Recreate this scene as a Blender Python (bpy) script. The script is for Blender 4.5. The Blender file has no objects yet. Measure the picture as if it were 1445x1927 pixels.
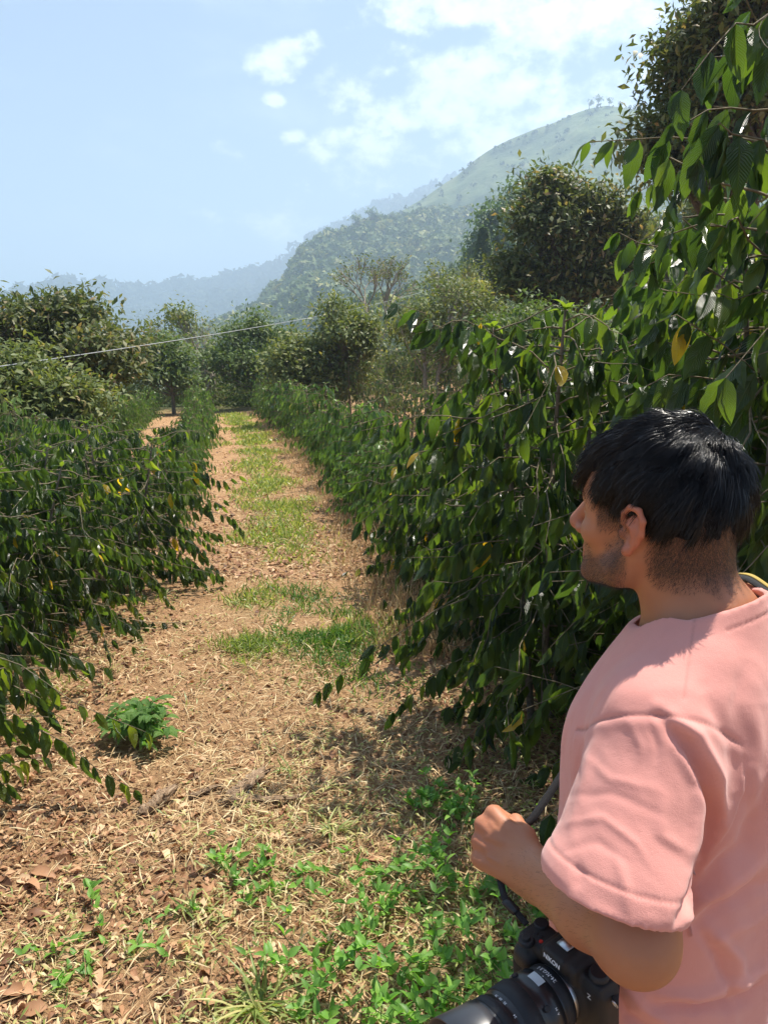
import bpy, math, random
import numpy as np
from mathutils import Vector, noise as mnoise

R = math.radians
SC = bpy.context.scene
C = SC.collection

# ------------------------------------------------------------------ camera
CAM_H = 1.80
PITCH = R(13.0)
FPX = 1391.6                 # focal length in pixels of the 1445 x 1927 photograph
cam_data = bpy.data.cameras.new("camera_view")
cam = bpy.data.objects.new("camera_view", cam_data)
C.objects.link(cam)
cam.location = (0, 0, CAM_H)
cam.rotation_euler = (R(90) - PITCH, 0, 0)
cam_data.sensor_fit = 'VERTICAL'
cam_data.sensor_height = 36.0
cam_data.lens = 26.0
cam_data.clip_start = 0.02
cam_data.clip_end = 30000
SC.camera = cam

# ------------------------------------------------------------------ colour management
SC.view_settings.view_transform = 'Standard'
SC.view_settings.look = 'None'
SC.view_settings.exposure = 0.95
SC.view_settings.gamma = 1.0
SC.cycles.max_bounces = 7
SC.cycles.diffuse_bounces = 3
SC.cycles.glossy_bounces = 2
SC.cycles.transmission_bounces = 5
SC.cycles.volume_bounces = 1
SC.cycles.transparent_max_bounces = 8
SC.cycles.sample_clamp_indirect = 4.0

# ------------------------------------------------------------------ sun and sky
SUN_EL, SUN_AZ = R(66), R(50)          # azimuth: clockwise from +Y (straight ahead) towards +X (right)
sd = bpy.data.lights.new("sun", 'SUN')
sd.energy = 5.0
sd.angle = R(0.53)
sd.color = (1.0, 0.935, 0.83)
sun = bpy.data.objects.new("sun", sd)
C.objects.link(sun)
sdir = Vector((math.sin(SUN_AZ)*math.cos(SUN_EL), math.cos(SUN_AZ)*math.cos(SUN_EL), math.sin(SUN_EL)))
sun.rotation_euler = sdir.to_track_quat('Z', 'Y').to_euler()
sun.location = (0, 0, 60)

def pix_dir(px, py):
    x = (px-722.5)/FPX; y = -(py-963.5)/FPX
    return (x, math.cos(PITCH)+y*math.sin(PITCH), y*math.cos(PITCH)-math.sin(PITCH))

W = bpy.data.worlds.new("World"); SC.world = W
W.use_nodes = True
nt = W.node_tree; nt.nodes.clear()
def N(t, kind, **kw):
    n = t.nodes.new(kind)
    for k, v in kw.items():
        setattr(n, k, v)
    return n
def math_node(t, op, a, b=None, clamp=False):
    n = N(t, 'ShaderNodeMath', operation=op); n.use_clamp = clamp
    for i, v in enumerate((a, b)):
        if v is None: continue
        if isinstance(v, (int, float)): n.inputs[i].default_value = v
        else: t.links.new(v, n.inputs[i])
    return n.outputs[0]
out = N(nt, 'ShaderNodeOutputWorld'); bg = N(nt, 'ShaderNodeBackground')
sky = N(nt, 'ShaderNodeTexSky', sky_type='NISHITA')
sky.sun_disc = False; sky.sun_elevation = SUN_EL; sky.sun_rotation = SUN_AZ
sky.air_density = 1.0; sky.dust_density = 1.6; sky.ozone_density = 3.0; sky.altitude = 900
bg.inputs['Strength'].default_value = 0.066
tc = N(nt, 'ShaderNodeTexCoord'); sep = N(nt, 'ShaderNodeSeparateXYZ')
nt.links.new(tc.outputs['Generated'], sep.inputs[0])
az = math_node(nt, 'ARCTAN2', sep.outputs[0], sep.outputs[1])
el = math_node(nt, 'ARCSINE', sep.outputs[2])
comb = N(nt, 'ShaderNodeCombineXYZ'); nt.links.new(az, comb.inputs[0]); nt.links.new(el, comb.inputs[1])
# cumulus banks: centre (px, py), half size in degrees, weight
CLOUDS = [((880, 170), 7.5, 3.0, 1.1), ((960, 250), 7.5, 2.6, .85), ((780, 215), 4.5, 1.5, .8), ((535, 110), 2.6, 1.5, .95), ((640, 160), 3.2, 1.7, .72),
          ((515, 190), 1.4, .5, .8), ((740, 138), 1.0, .7, .8), ((860, 10), 8.5, 1.6, 1.0), ((1150, 110), 9., 5.0, .66), ((1010, 60), 4.5, 2.3, .9),
          ((730, 300), 5.5, 2.2, .8), ((640, 280), 2.2, 1.6, .8), ((1150, 20), 8., 2.4, .8), ((440, 290), 1.6, 1.0, .62), ((560, 430), 6., 2.0, .55), ((545, 258), 1.2, .6, .6),
          ((1200, 180), 7.5, 4.5, .6), ((1400, -150), 16., 7., .8), ((400, -330), 14., 5., .7)]
acc = None
for (cx, cy), ra, rb, wgt in CLOUDS:
    d = Vector(pix_dir(cx, cy)).normalized()
    a0 = math.atan2(d.x, d.y); e0 = math.asin(d.z)
    sb = N(nt, 'ShaderNodeVectorMath', operation='SUBTRACT'); nt.links.new(comb.outputs[0], sb.inputs[0]); sb.inputs[1].default_value = (a0, e0, 0)
    ml = N(nt, 'ShaderNodeVectorMath', operation='MULTIPLY'); nt.links.new(sb.outputs[0], ml.inputs[0]); ml.inputs[1].default_value = (1/R(ra), 1/R(rb), 0)
    ln = N(nt, 'ShaderNodeVectorMath', operation='LENGTH'); nt.links.new(ml.outputs[0], ln.inputs[0])
    v = math_node(nt, 'SUBTRACT', 1.25, ln.outputs['Value']); v = math_node(nt, 'MINIMUM', v, .8); v = math_node(nt, 'MULTIPLY', v, wgt)
    acc = v if acc is None else math_node(nt, 'MAXIMUM', acc, v)
def wnoise(scale, detail, rough, off, stretch=(1, 1.5, 1)):
    mp = N(nt, 'ShaderNodeMapping'); nt.links.new(comb.outputs[0], mp.inputs[0])
    mp.inputs['Location'].default_value = off; mp.inputs['Scale'].default_value = stretch
    ns = N(nt, 'ShaderNodeTexNoise'); ns.inputs['Scale'].default_value = scale
    ns.inputs['Detail'].default_value = detail; ns.inputs['Roughness'].default_value = rough
    nt.links.new(mp.outputs[0], ns.inputs['Vector']); return ns.outputs['Fac']
n1 = wnoise(13, 8, .60, (0.3, .2, 0)); n2 = wnoise(34, 5, .6, (1.3, 2.2, 0)); n3 = wnoise(3.2, 5, .55, (4.3, .2, 0), (1, 2.6, 1))
base = math_node(nt, 'ADD', acc, math_node(nt, 'MULTIPLY', math_node(nt, 'SUBTRACT', n1, .5), 3.0))
base = math_node(nt, 'ADD', base, math_node(nt, 'MULTIPLY', math_node(nt, 'SUBTRACT', n2, .5), 1.1))
mr = N(nt, 'ShaderNodeMapRange', interpolation_type='SMOOTHSTEP'); nt.links.new(base, mr.inputs['Value'])
mr.inputs['From Min'].default_value = .18; mr.inputs['From Max'].default_value = .95
cir = N(nt, 'ShaderNodeMapRange', interpolation_type='SMOOTHSTEP'); nt.links.new(n3, cir.inputs['Value'])
cir.inputs['From Min'].default_value = .48; cir.inputs['From Max'].default_value = .8
alpha = math_node(nt, 'MAXIMUM', math_node(nt, 'MULTIPLY', mr.outputs[0], .78), math_node(nt, 'MULTIPLY', cir.outputs[0], .30))
# cloud body: brighter where the noise is thick, greyer at the underside
shade = N(nt, 'ShaderNodeMapRange'); nt.links.new(n1, shade.inputs['Value'])
shade.inputs['From Min'].default_value = .35; shade.inputs['From Max'].default_value = .68
ccol = N(nt, 'ShaderNodeMixRGB'); nt.links.new(shade.outputs[0], ccol.inputs[0])
CLOUD_DARK = (8.2, 9.0, 10.6, 1); CLOUD_LIGHT = (14.5, 14.8, 15.4, 1)
ccol.inputs[1].default_value = CLOUD_DARK; ccol.inputs[2].default_value = CLOUD_LIGHT
# thin milky layer that makes the whole sky paler
veil = N(nt, 'ShaderNodeMixRGB'); veil.inputs[0].default_value = .18
nt.links.new(sky.outputs[0], veil.inputs[1]); veil.inputs[2].default_value = (5.6, 7.2, 9.4, 1)
mx = N(nt, 'ShaderNodeMixRGB'); nt.links.new(alpha, mx.inputs[0])
nt.links.new(veil.outputs[0], mx.inputs[1]); nt.links.new(ccol.outputs[0], mx.inputs[2])
nt.links.new(mx.outputs[0], bg.inputs['Color']); nt.links.new(bg.outputs[0], out.inputs[0])

# ------------------------------------------------------------------ terrain function
def smooth(a, b, x):
    t = np.clip((x-a)/(b-a), 0, 1); return t*t*(3-2*t)
def pc(y):                                  # centre line of the grassy path
    y = np.asarray(y, float); yy = np.clip(y, -10, 40)
    return 0.05-0.14*yy-0.0025*yy*yy-0.3*(y-yy)
def H(x, y):
    x = np.asarray(x, float); y = np.asarray(y, float)
    z = -0.03*np.clip(y, 0, 42)
    z = z-0.16*np.clip(y-48, 0, 250)
    o = x-pc(y)-2.6
    ramp = np.where(o > 0, 7.5*np.tanh(0.2*np.maximum(o, 0)/7.5*1.0), 0)*smooth(5, 17, y)
    z = z+ramp*(1-smooth(60, 300, y))
    z = z-0.05*np.clip(-(x-pc(y))-7, 0, 60)*smooth(3, 15, y)
    near = 1-smooth(40, 90, np.hypot(x, y))
    z = z+near*(0.018*np.sin(1.9*x+.6*y)+0.014*np.sin(2.7*y-1.1*x+1)+0.006*np.sin(7.3*x+2)*np.sin(6.1*y))
    hump = 0.05*np.exp(-((x-pc(y)-1.1)/.45)**2)+0.06*np.exp(-((x-pc(y)+1.3)/.4)**2)
    return z+hump*near
def Hs(x, y): return float(H(x, y))
def at(px, py, y):                          # point seen at (px, py) of the photograph at world depth y
    d = pix_dir(px, py); k = y/d[1]
    return Vector((d[0]*k, y, CAM_H+d[2]*k))

# ------------------------------------------------------------------ mesh helpers
class MB:
    def __init__(s): s.v=[]; s.q=[]; s.t=[]; s.uv=[]; s.r=[]; s.n=0; s.mi=[]; s.tm=[]
    def add(s, v, q=None, t=None, uv=None, r=0.0, mi=0):
        v = np.asarray(v, np.float32).reshape(-1, 3); k = len(v)
        if q is not None and len(q):
            q = np.asarray(q, np.int32).reshape(-1, 4)+s.n; s.q.append(q); s.mi.append(np.full(len(q), mi))
        if t is not None and len(t):
            t = np.asarray(t, np.int32).reshape(-1, 3)+s.n; s.t.append(t); s.tm.append(np.full(len(t), mi))
        s.v.append(v)
        s.uv.append(np.zeros((k, 2), np.float32) if uv is None else np.asarray(uv, np.float32).reshape(-1, 2))
        s.r.append(np.full(k, r, np.float32) if np.isscalar(r) else np.asarray(r, np.float32))
        s.n += k
    def tube(s, pts, rad, sides=6, r=0.0, cap=True):
        P = np.asarray(pts, float).reshape(-1, 3); n = len(P); rad = np.broadcast_to(np.asarray(rad, float), (n,))
        T = np.gradient(P, axis=0); T /= np.linalg.norm(T, axis=1, keepdims=True)+1e-12
        ref = np.array([0, 0, 1.]) if abs(T[0][2]) < .9 else np.array([1., 0, 0])
        U = np.cross(T, ref); U /= np.linalg.norm(U, axis=1, keepdims=True)+1e-9
        V = np.cross(T, U); a = np.linspace(0, 2*np.pi, sides, endpoint=False)
        ring = P[:, None]+rad[:, None, None]*(np.cos(a)[None, :, None]*U[:, None]+np.sin(a)[None, :, None]*V[:, None])
        i, j = np.meshgrid(np.arange(n-1), np.arange(sides), indexing='ij'); j2 = (j+1) % sides
        q = np.stack([i*sides+j, (i+1)*sides+j, (i+1)*sides+j2, i*sides+j2], -1).reshape(-1, 4)[:, ::-1]
        L = np.concatenate([[0], np.cumsum(np.linalg.norm(np.diff(P, axis=0), axis=1))])
        uv = np.stack(np.broadcast_arrays(a[None]/6.283, L[:, None]), -1).reshape(-1, 2)
        v = ring.reshape(-1, 3)
        t = None
        if cap:
            v = np.vstack([v, P[-1], P[0]]); uv = np.vstack([uv, [0, 0], [0, 0]]); k = n*sides
            jj = np.arange(sides)
            t = np.vstack([np.stack([(n-1)*sides+(jj+1) % sides, (n-1)*sides+jj, np.full(sides, k)], 1), np.stack([jj, (jj+1) % sides, np.full(sides, k+1)], 1)])[:, ::-1]
        s.add(v, q, t, uv, r)
    def mesh(s, name, mats, smooth_=True):
        me = bpy.data.meshes.new(name)
        v = np.concatenate(s.v) if s.v else np.zeros((0, 3), np.float32)
        q = np.concatenate(s.q) if s.q else np.zeros((0, 4), np.int32)
        t = np.concatenate(s.t) if s.t else np.zeros((0, 3), np.int32)
        li = np.concatenate([q.ravel(), t.ravel()]).astype(np.int32)
        nf = len(q)+len(t)
        ls = np.concatenate([np.arange(len(q))*4, len(q)*4+np.arange(len(t))*3]).astype(np.int32)
        me.vertices.add(len(v)); me.vertices.foreach_set('co', v.ravel())
        me.loops.add(len(li)); me.loops.foreach_set('vertex_index', li)
        me.polygons.add(nf); me.polygons.foreach_set('loop_start', ls)
        if smooth_: me.polygons.foreach_set('use_smooth', np.ones(nf, bool))
        m = mats if isinstance(mats, (list, tuple)) else [mats]
        for x in m: me.materials.append(x)
        if len(m) > 1:
            me.polygons.foreach_set('material_index', np.concatenate(s.mi+s.tm).astype(np.int32))
        me.update(calc_edges=True)
        uvl = me.uv_layers.new(name='UVMap'); uv = np.concatenate(s.uv)
        uvl.data.foreach_set('uv', uv[li].ravel())
        at_ = me.attributes.new('rnd', 'FLOAT', 'POINT'); at_.data.foreach_set('value', np.concatenate(s.r).astype(np.float32))
        return me
    def build(s, name, mats, parent=None, smooth_=True):
        o = bpy.data.objects.new(name, s.mesh(name, mats, smooth_)); C.objects.link(o)
        if parent is not None: o.parent = parent
        return o
def tag(o, label=None, cat=None, group=None, kind=None):
    if label: o['label'] = label
    if cat: o['category'] = cat
    if group: o['group'] = group
    if kind: o['kind'] = kind
    return o
def empty(name, loc=(0, 0, 0), rz=0.0):
    o = bpy.data.objects.new(name, None); C.objects.link(o); o.empty_display_size = .1
    o.location = loc; o.rotation_euler = (0, 0, rz); return o
def dup(root):
    r = root.copy(); C.objects.link(r)
    for ch in root.children:
        c = ch.copy(); C.objects.link(c); c.parent = r
        for g in ch.children:
            d = g.copy(); C.objects.link(d); d.parent = c
    return r
def nrm(a): return a/(np.linalg.norm(a, axis=-1, keepdims=True)+1e-12)

def leaves(mb, pos, d, up, L, Wd, nv=4, droop=.35, fold=.25, wave=0.0, r=None, halves=True, rs=None):
    """leaf blades: pos (N,3) base points, d blade direction, up blade normal, L length, Wd width"""
    rs = rs or np.random
    n = len(pos)
    if n == 0: return
    v = np.linspace(0, 1, nv+1)
    w = np.power(np.clip(v, 0, 1), .66)*np.power(1-v, .98); w = w/w.max()*.5
    if nv <= 2: w = np.array([.06, .5, .0])[:nv+1] if nv == 2 else np.array([.3, .3])
    us = np.array([-1, 0, 1.]) if halves else np.array([-1, 1.])
    d = nrm(d); s = nrm(np.cross(d, up)); u = np.cross(s, d)
    L = np.broadcast_to(np.asarray(L, float), (n,)); Wd = np.broadcast_to(np.asarray(Wd, float), (n,))
    dr = droop*(.6+.8*rs.rand(n)); fo = fold*(.3+1.4*rs.rand(n)); ph = rs.rand(n)*6.28; tw = (rs.rand(n)-.5)*.7
    V, U = np.meshgrid(v, us, indexing='ij'); Wg = np.repeat(w[:, None], len(us), 1)
    X = (U*Wg)[None]*Wd[:, None, None]
    ang = dr[:, None]*v[None]*1.6                      # the blade bends downwards along its length
    st = L[:, None]/nv
    Yc = np.cumsum(np.concatenate([np.zeros((n, 1)), np.cos((ang[:, 1:]+ang[:, :-1])/2)*st], 1), 1)
    Zc = -np.cumsum(np.concatenate([np.zeros((n, 1)), np.sin((ang[:, 1:]+ang[:, :-1])/2)*st], 1), 1)
    Z = fo[:, None, None]*np.abs(X)+wave*Wd[:, None, None]*np.sin(V[None]*17+ph[:, None, None])*np.abs(U)[None]*(Wg[None]*2)
    Z = Z+X*tw[:, None, None]*V[None]
    Zl = Zc[:, :, None]+Z; Yl = Yc[:, :, None]+0*Z
    P = pos[:, None, None]+X[..., None]*s[:, None, None]+Yl[..., None]*d[:, None, None]+Zl[..., None]*u[:, None, None]
    nu = len(us); k = (nv+1)*nu
    i, j = np.meshgrid(np.arange(nv), np.arange(nu-1), indexing='ij')
    q = np.stack([i*nu+j, i*nu+j+1, (i+1)*nu+j+1, (i+1)*nu+j], -1).reshape(-1, 4)
    Q = (q[None]+(np.arange(n)*k)[:, None, None]).reshape(-1, 4)
    uv = np.stack([(U+1)/2, V], -1).reshape(1, k, 2).repeat(n, 0)
    if r is None: r = rs.rand(n)
    mb.add(P.reshape(-1, 3), Q, None, uv.reshape(-1, 2), np.repeat(r, k))

# ------------------------------------------------------------------ materials
def new_mat(name):
    m = bpy.data.materials.new(name); m.use_nodes = True; t = m.node_tree; t.nodes.clear()
    o = N(t, 'ShaderNodeOutputMaterial'); return m, t, o
def ramp(t, fac, stops, interp='LINEAR'):
    n = N(t, 'ShaderNodeValToRGB'); n.color_ramp.interpolation = interp
    e = n.color_ramp.elements
    while len(e) < len(stops): e.new(.5)
    for k, (p, c) in enumerate(stops):
        e[k].position = p; e[k].color = (*c, 1)
    t.links.new(fac, n.inputs[0]); return n.outputs[0]
def mixc(t, f, a, b, mode='MIX'):
    n = N(t, 'ShaderNodeMixRGB', blend_type=mode)
    for i, v in zip((0, 1, 2), (f, a, b)):
        if isinstance(v, (int, float)): n.inputs[i].default_value = v
        elif isinstance(v, tuple): n.inputs[i].default_value = (*v[:3], 1)
        else: t.links.new(v, n.inputs[i])
    return n.outputs[0]
def tnoise(t, scale, detail=4, rough=.55, vec=None, col=False, obj=False):
    n = N(t, 'ShaderNodeTexNoise'); n.inputs['Scale'].default_value = scale; n.inputs['Detail'].default_value = detail; n.inputs['Roughness'].default_value = rough
    if vec is None:
        tc = N(t, 'ShaderNodeTexCoord'); 
        if obj: vec = tc.outputs['Object']
        else:
            g = N(t, 'ShaderNodeNewGeometry'); vec = g.outputs['Position']
    t.links.new(vec, n.inputs['Vector']); return n.outputs['Color' if col else 'Fac']
def attr(t, name): 
    n = N(t, 'ShaderNodeAttribute'); n.attribute_name = name; return n.outputs['Fac']
def bump(t, h, strength, dist=.01):
    n = N(t, 'ShaderNodeBump'); n.inputs['Strength'].default_value = strength; n.inputs['Distance'].default_value = dist
    t.links.new(h, n.inputs['Height']); return n.outputs[0]
def leaf_mat(name, stops, trans, rough=.4, tmix=.35, veins=False, spec=.5):
    m, t, o = new_mat(name)
    r = attr(t, 'rnd'); col = ramp(t, r, stops)
    p = N(t, 'ShaderNodeBsdfPrincipled'); p.inputs['Roughness'].default_value = rough; p.inputs['Specular IOR Level'].default_value = spec
    tr = N(t, 'ShaderNodeBsdfTranslucent'); mxs = N(t, 'ShaderNodeMixShader'); mxs.inputs[0].default_value = tmix
    tcol = mixc(t, 1.0, col, trans, 'MULTIPLY')
    if veins:
        uvn = N(t, 'ShaderNodeUVMap'); sp = N(t, 'ShaderNodeSeparateXYZ'); t.links.new(uvn.outputs[0], sp.inputs[0])
        a = math_node(t, 'ABSOLUTE', math_node(t, 'SUBTRACT', sp.outputs[0], .5))
        ph = math_node(t, 'SUBTRACT', math_node(t, 'MULTIPLY', sp.outputs[1], 58.), math_node(t, 'MULTIPLY', a, 26.))
        vn = math_node(t, 'POWER', math_node(t, 'ABSOLUTE', math_node(t, 'SINE', ph)), .6)
        mid = N(t, 'ShaderNodeMapRange'); t.links.new(a, mid.inputs['Value']); mid.inputs['From Max'].default_value = .05
        mid.inputs['To Min'].default_value = 0
        h = math_node(t, 'MULTIPLY', vn, mid.outputs[0])
        t.links.new(bump(t, h, .9, .006), p.inputs['Normal'])
        k = math_node(t, 'SUBTRACT', 1., mid.outputs[0])
        col = mixc(t, math_node(t, 'MULTIPLY', k, .55), col, (.22, .30, .07))
    t.links.new(col, p.inputs['Base Color']); t.links.new(tcol, tr.inputs[0])
    t.links.new(p.outputs[0], mxs.inputs[1]); t.links.new(tr.outputs[0], mxs.inputs[2]); t.links.new(mxs.outputs[0], o.inputs[0])
    return m
def bark_mat(name, a, b, scale=30):
    m, t, o = new_mat(name); p = N(t, 'ShaderNodeBsdfPrincipled'); p.inputs['Roughness'].default_value = .9
    n = tnoise(t, scale, 5, .6, obj=True)
    t.links.new(ramp(t, n, [(.3, a), (.7, b)]), p.inputs['Base Color']); t.links.new(bump(t, n, .7, .01), p.inputs['Normal'])
    t.links.new(p.outputs[0], o.inputs[0]); return m
def plain(name, col, rough=.6, metal=0.0, spec=.5, nscale=None, nstr=.2):
    m, t, o = new_mat(name); p = N(t, 'ShaderNodeBsdfPrincipled'); p.inputs['Roughness'].default_value = rough
    p.inputs['Metallic'].default_value = metal; p.inputs['Specular IOR Level'].default_value = spec
    if nscale:
        n = tnoise(t, nscale, 4, .6, obj=True)
        t.links.new(mixc(t, n, tuple(c*.8 for c in col), tuple(min(1, c*1.2) for c in col)), p.inputs['Base Color'])
        t.links.new(bump(t, n, nstr, .002), p.inputs['Normal'])
    else: p.inputs['Base Color'].default_value = (*col, 1)
    t.links.new(p.outputs[0], o.inputs[0]); return m

G = lambda r, g, b: (r, g, b)
YEL = (.55, .38, .03)
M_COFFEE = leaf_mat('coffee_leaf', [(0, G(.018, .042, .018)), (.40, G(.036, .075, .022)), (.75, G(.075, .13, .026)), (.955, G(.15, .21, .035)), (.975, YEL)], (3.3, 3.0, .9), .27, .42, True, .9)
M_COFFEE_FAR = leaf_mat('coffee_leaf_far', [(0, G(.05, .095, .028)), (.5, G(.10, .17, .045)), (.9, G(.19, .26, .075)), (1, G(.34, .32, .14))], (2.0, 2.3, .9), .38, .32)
M_COFFEE_DRY = leaf_mat('coffee_leaf_dry', [(0, G(.06, .10, .035)), (.5, G(.10, .15, .05)), (1, G(.26, .22, .10))], (1.8, 1.9, .9), .5, .32)
M_DARKTREE = leaf_mat('dark_tree_leaf', [(0, G(.05, .065, .025)), (.5, G(.105, .135, .045)), (.8, G(.18, .18, .075)), (1, G(.34, .22, .12))], (1.7, 1.8, .8), .5, .30, spec=.3)
M_OLIVE = leaf_mat('olive_tree_leaf', [(0, G(.07, .10, .03)), (.6, G(.15, .19, .06)), (.9, G(.25, .25, .085)), (1, G(.34, .26, .13))], (1.8, 1.8, .8), .52, .30, spec=.3)
M_MIDTREE = leaf_mat('mid_tree_leaf', [(0, G(.055, .09, .028)), (.6, G(.11, .165, .05)), (1, G(.21, .24, .08))], (1.8, 1.9, .8), .52, .30, spec=.3)
M_PALE = leaf_mat('pale_tree_leaf', [(0, G(.14, .15, .07)), (.6, G(.22, .20, .11)), (1, G(.33, .26, .15))], (1.5, 1.4, .8), .6, .3)
M_GOLD = leaf_mat('golden_tree_leaf', [(0, G(.30, .30, .06)), (1, G(.5, .45, .10))], (1.5, 1.4, .6), .6, .3)
M_BLUEGREEN = leaf_mat('bluegreen_leaf', [(0, G(.07, .12, .05)), (1, G(.14, .20, .08))], (1.6, 1.7, .9), .5, .25)
M_BARK = bark_mat('bark_grey', (.10, .08, .06), (.26, .22, .17))
M_BARKP = bark_mat('bark_pale', (.22, .18, .14), (.42, .36, .29))
M_BARKD = bark_mat('bark_dark', (.05, .038, .028), (.13, .10, .075))
M_TWIG = bark_mat('twig', (.10, .085, .045), (.26, .21, .13), 60)

def fbm2(x, y, s, seed=0, octv=5):
    out = np.zeros(np.shape(x)); amp = 1.; rs = np.random.RandomState(seed); f = s
    for _ in range(octv):
        for _ in range(3):
            th = rs.rand()*6.28; ph = rs.rand()*6.28
            w = 1.6*np.sin((x*np.cos(th+1.3)+y*np.sin(th+1.3))*f*.7+ph*2)
            out += amp*np.sin((x*np.cos(th)+y*np.sin(th))*f+ph+w)/3
        amp *= .52; f *= 2.07
    return out

# ------------------------------------------------------------------ ground
def ground_material():
    m, t, o = new_mat('soil_and_litter')
    p = N(t, 'ShaderNodeBsdfPrincipled'); p.inputs['Roughness'].default_value = .95; p.inputs['Specular IOR Level'].default_value = .15
    big = tnoise(t, .55, 6, .62); mid = tnoise(t, 5, 6, .65); fine = tnoise(t, 60, 6, .7); fine2 = tnoise(t, 190, 3, .7)
    soil = ramp(t, mid, [(.28, (.32, .18, .09)), (.5, (.56, .34, .18)), (.72, (.70, .47, .27))])
    lit = ramp(t, fine, [(.30, (.11, .055, .03)), (.46, (.38, .21, .105)), (.6, (.58, .37, .19)), (.74, (.72, .55, .33))])
    col = mixc(t, .6, soil, lit)
    grn = ramp(t, fine, [(.3, (.05, .07, .02)), (.6, (.17, .20, .055)), (.8, (.38, .36, .15))])
    gm = attr(t, 'green')
    g2 = N(t, 'ShaderNodeMapRange', interpolation_type='SMOOTHSTEP')
    t.links.new(math_node(t, 'ADD', gm, math_node(t, 'MULTIPLY', math_node(t, 'SUBTRACT', mid, .5), 1.3)), g2.inputs['Value'])
    g2.inputs['From Min'].default_value = .35; g2.inputs['From Max'].default_value = 1.0; g2.inputs['To Max'].default_value = .6
    col = mixc(t, g2.outputs[0], col, grn)
    # pasture and scrub far away
    far = attr(t, 'far')
    fcol = ramp(t, big, [(.3, (.05, .075, .03)), (.5, (.12, .15, .055)), (.7, (.26, .24, .12))])
    col = mixc(t, far, col, fcol)
    t.links.new(col, p.inputs['Base Color'])
    hh = math_node(t, 'ADD', math_node(t, 'MULTIPLY', fine, 1.0), math_node(t, 'MULTIPLY', fine2, .45))
    hh = math_node(t, 'ADD', hh, math_node(t, 'MULTIPLY', mid, 1.2))
    t.links.new(bump(t, hh, .9, .035), p.inputs['Normal']); t.links.new(p.outputs[0], o.inputs[0]); return m

def greenness(x, y):
    """how green the ground cover is at a world point (0..1)"""
    x = np.asarray(x, float); y = np.asarray(y, float); o = x-pc(y)
    g = .95*np.exp(-((o-.05)/.55)**2)*smooth(5.2, 7.5, y)*(1-.25*smooth(9, 10, y))
    g = g+.9*np.exp(-(((x-(-.35))/.33)**2+((y-4.55)/.30)**2))+.75*np.exp(-(((x+.80)/.25)**2+((y-4.2)/.22)**2))
    g = g+.8*np.exp(-(((x+.95)/.3)**2+((y-5.3)/.35)**2))
    g = g+.55*np.exp(-(((x+1.5-.0)/.5)**2+((y-6.9)/.5)**2))*0
    g = g+.35*np.exp(-(((x+.35)/.5)**2+((y-2.6)/.45)**2))+.5*smooth(12, 20, y)*np.exp(-((o+3)/.6)**2)
    return np.clip(g, 0, 1)

def build_ground():
    n = 330
    a = np.linspace(-1, 1, n); xs = np.sinh(a*7.8)/np.sinh(7.8)*6500
    b = np.linspace(0, 1, 360); ys = -30+np.sinh(b*7.6)/np.sinh(7.6)*9000
    ys = np.unique(np.concatenate([np.linspace(-60, 1, 12), 1+np.sinh(b*7.2)/np.sinh(7.2)*9000]))
    X, Y = np.meshgrid(xs, ys); Z = H(X, Y)
    nx, ny = len(xs), len(ys)
    i, j = np.meshgrid(np.arange(ny-1), np.arange(nx-1), indexing='ij')
    q = np.stack([i*nx+j, i*nx+j+1, (i+1)*nx+j+1, (i+1)*nx+j], -1).reshape(-1, 4)
    mb = MB(); mb.add(np.stack([X, Y, Z], -1), q)
    o = mb.build('ground', ground_material()); tag(o, kind='structure')
    at1 = o.data.attributes.new('green', 'FLOAT', 'POINT'); at1.data.foreach_set('value', greenness(X, Y).ravel().astype(np.float32))
    at2 = o.data.attributes.new('far', 'FLOAT', 'POINT'); at2.data.foreach_set('value', smooth(25, 34, np.hypot(X, Y)).ravel().astype(np.float32))
    return o
build_ground()

# ------------------------------------------------------------------ hills
def hill_material(name, stops, scale, bumpd, stops2=None, s2=.004):
    m, t, o = new_mat(name); p = N(t, 'ShaderNodeBsdfPrincipled'); p.inputs['Roughness'].default_value = .95; p.inputs['Specular IOR Level'].default_value = .1
    n = tnoise(t, scale, 8, .68); col = ramp(t, n, stops)
    if stops2:
        b = tnoise(t, s2, 5, .6); k = N(t, 'ShaderNodeMapRange', interpolation_type='SMOOTHSTEP'); t.links.new(b, k.inputs['Value'])
        k.inputs['From Min'].default_value = .47; k.inputs['From Max'].default_value = .60
        col = mixc(t, k.outputs[0], col, ramp(t, n, stops2))
    t.links.new(col, p.inputs['Base Color']); t.links.new(bump(t, n, .9, bumpd), p.inputs['Normal']); t.links.new(p.outputs[0], o.inputs[0]); return m

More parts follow.
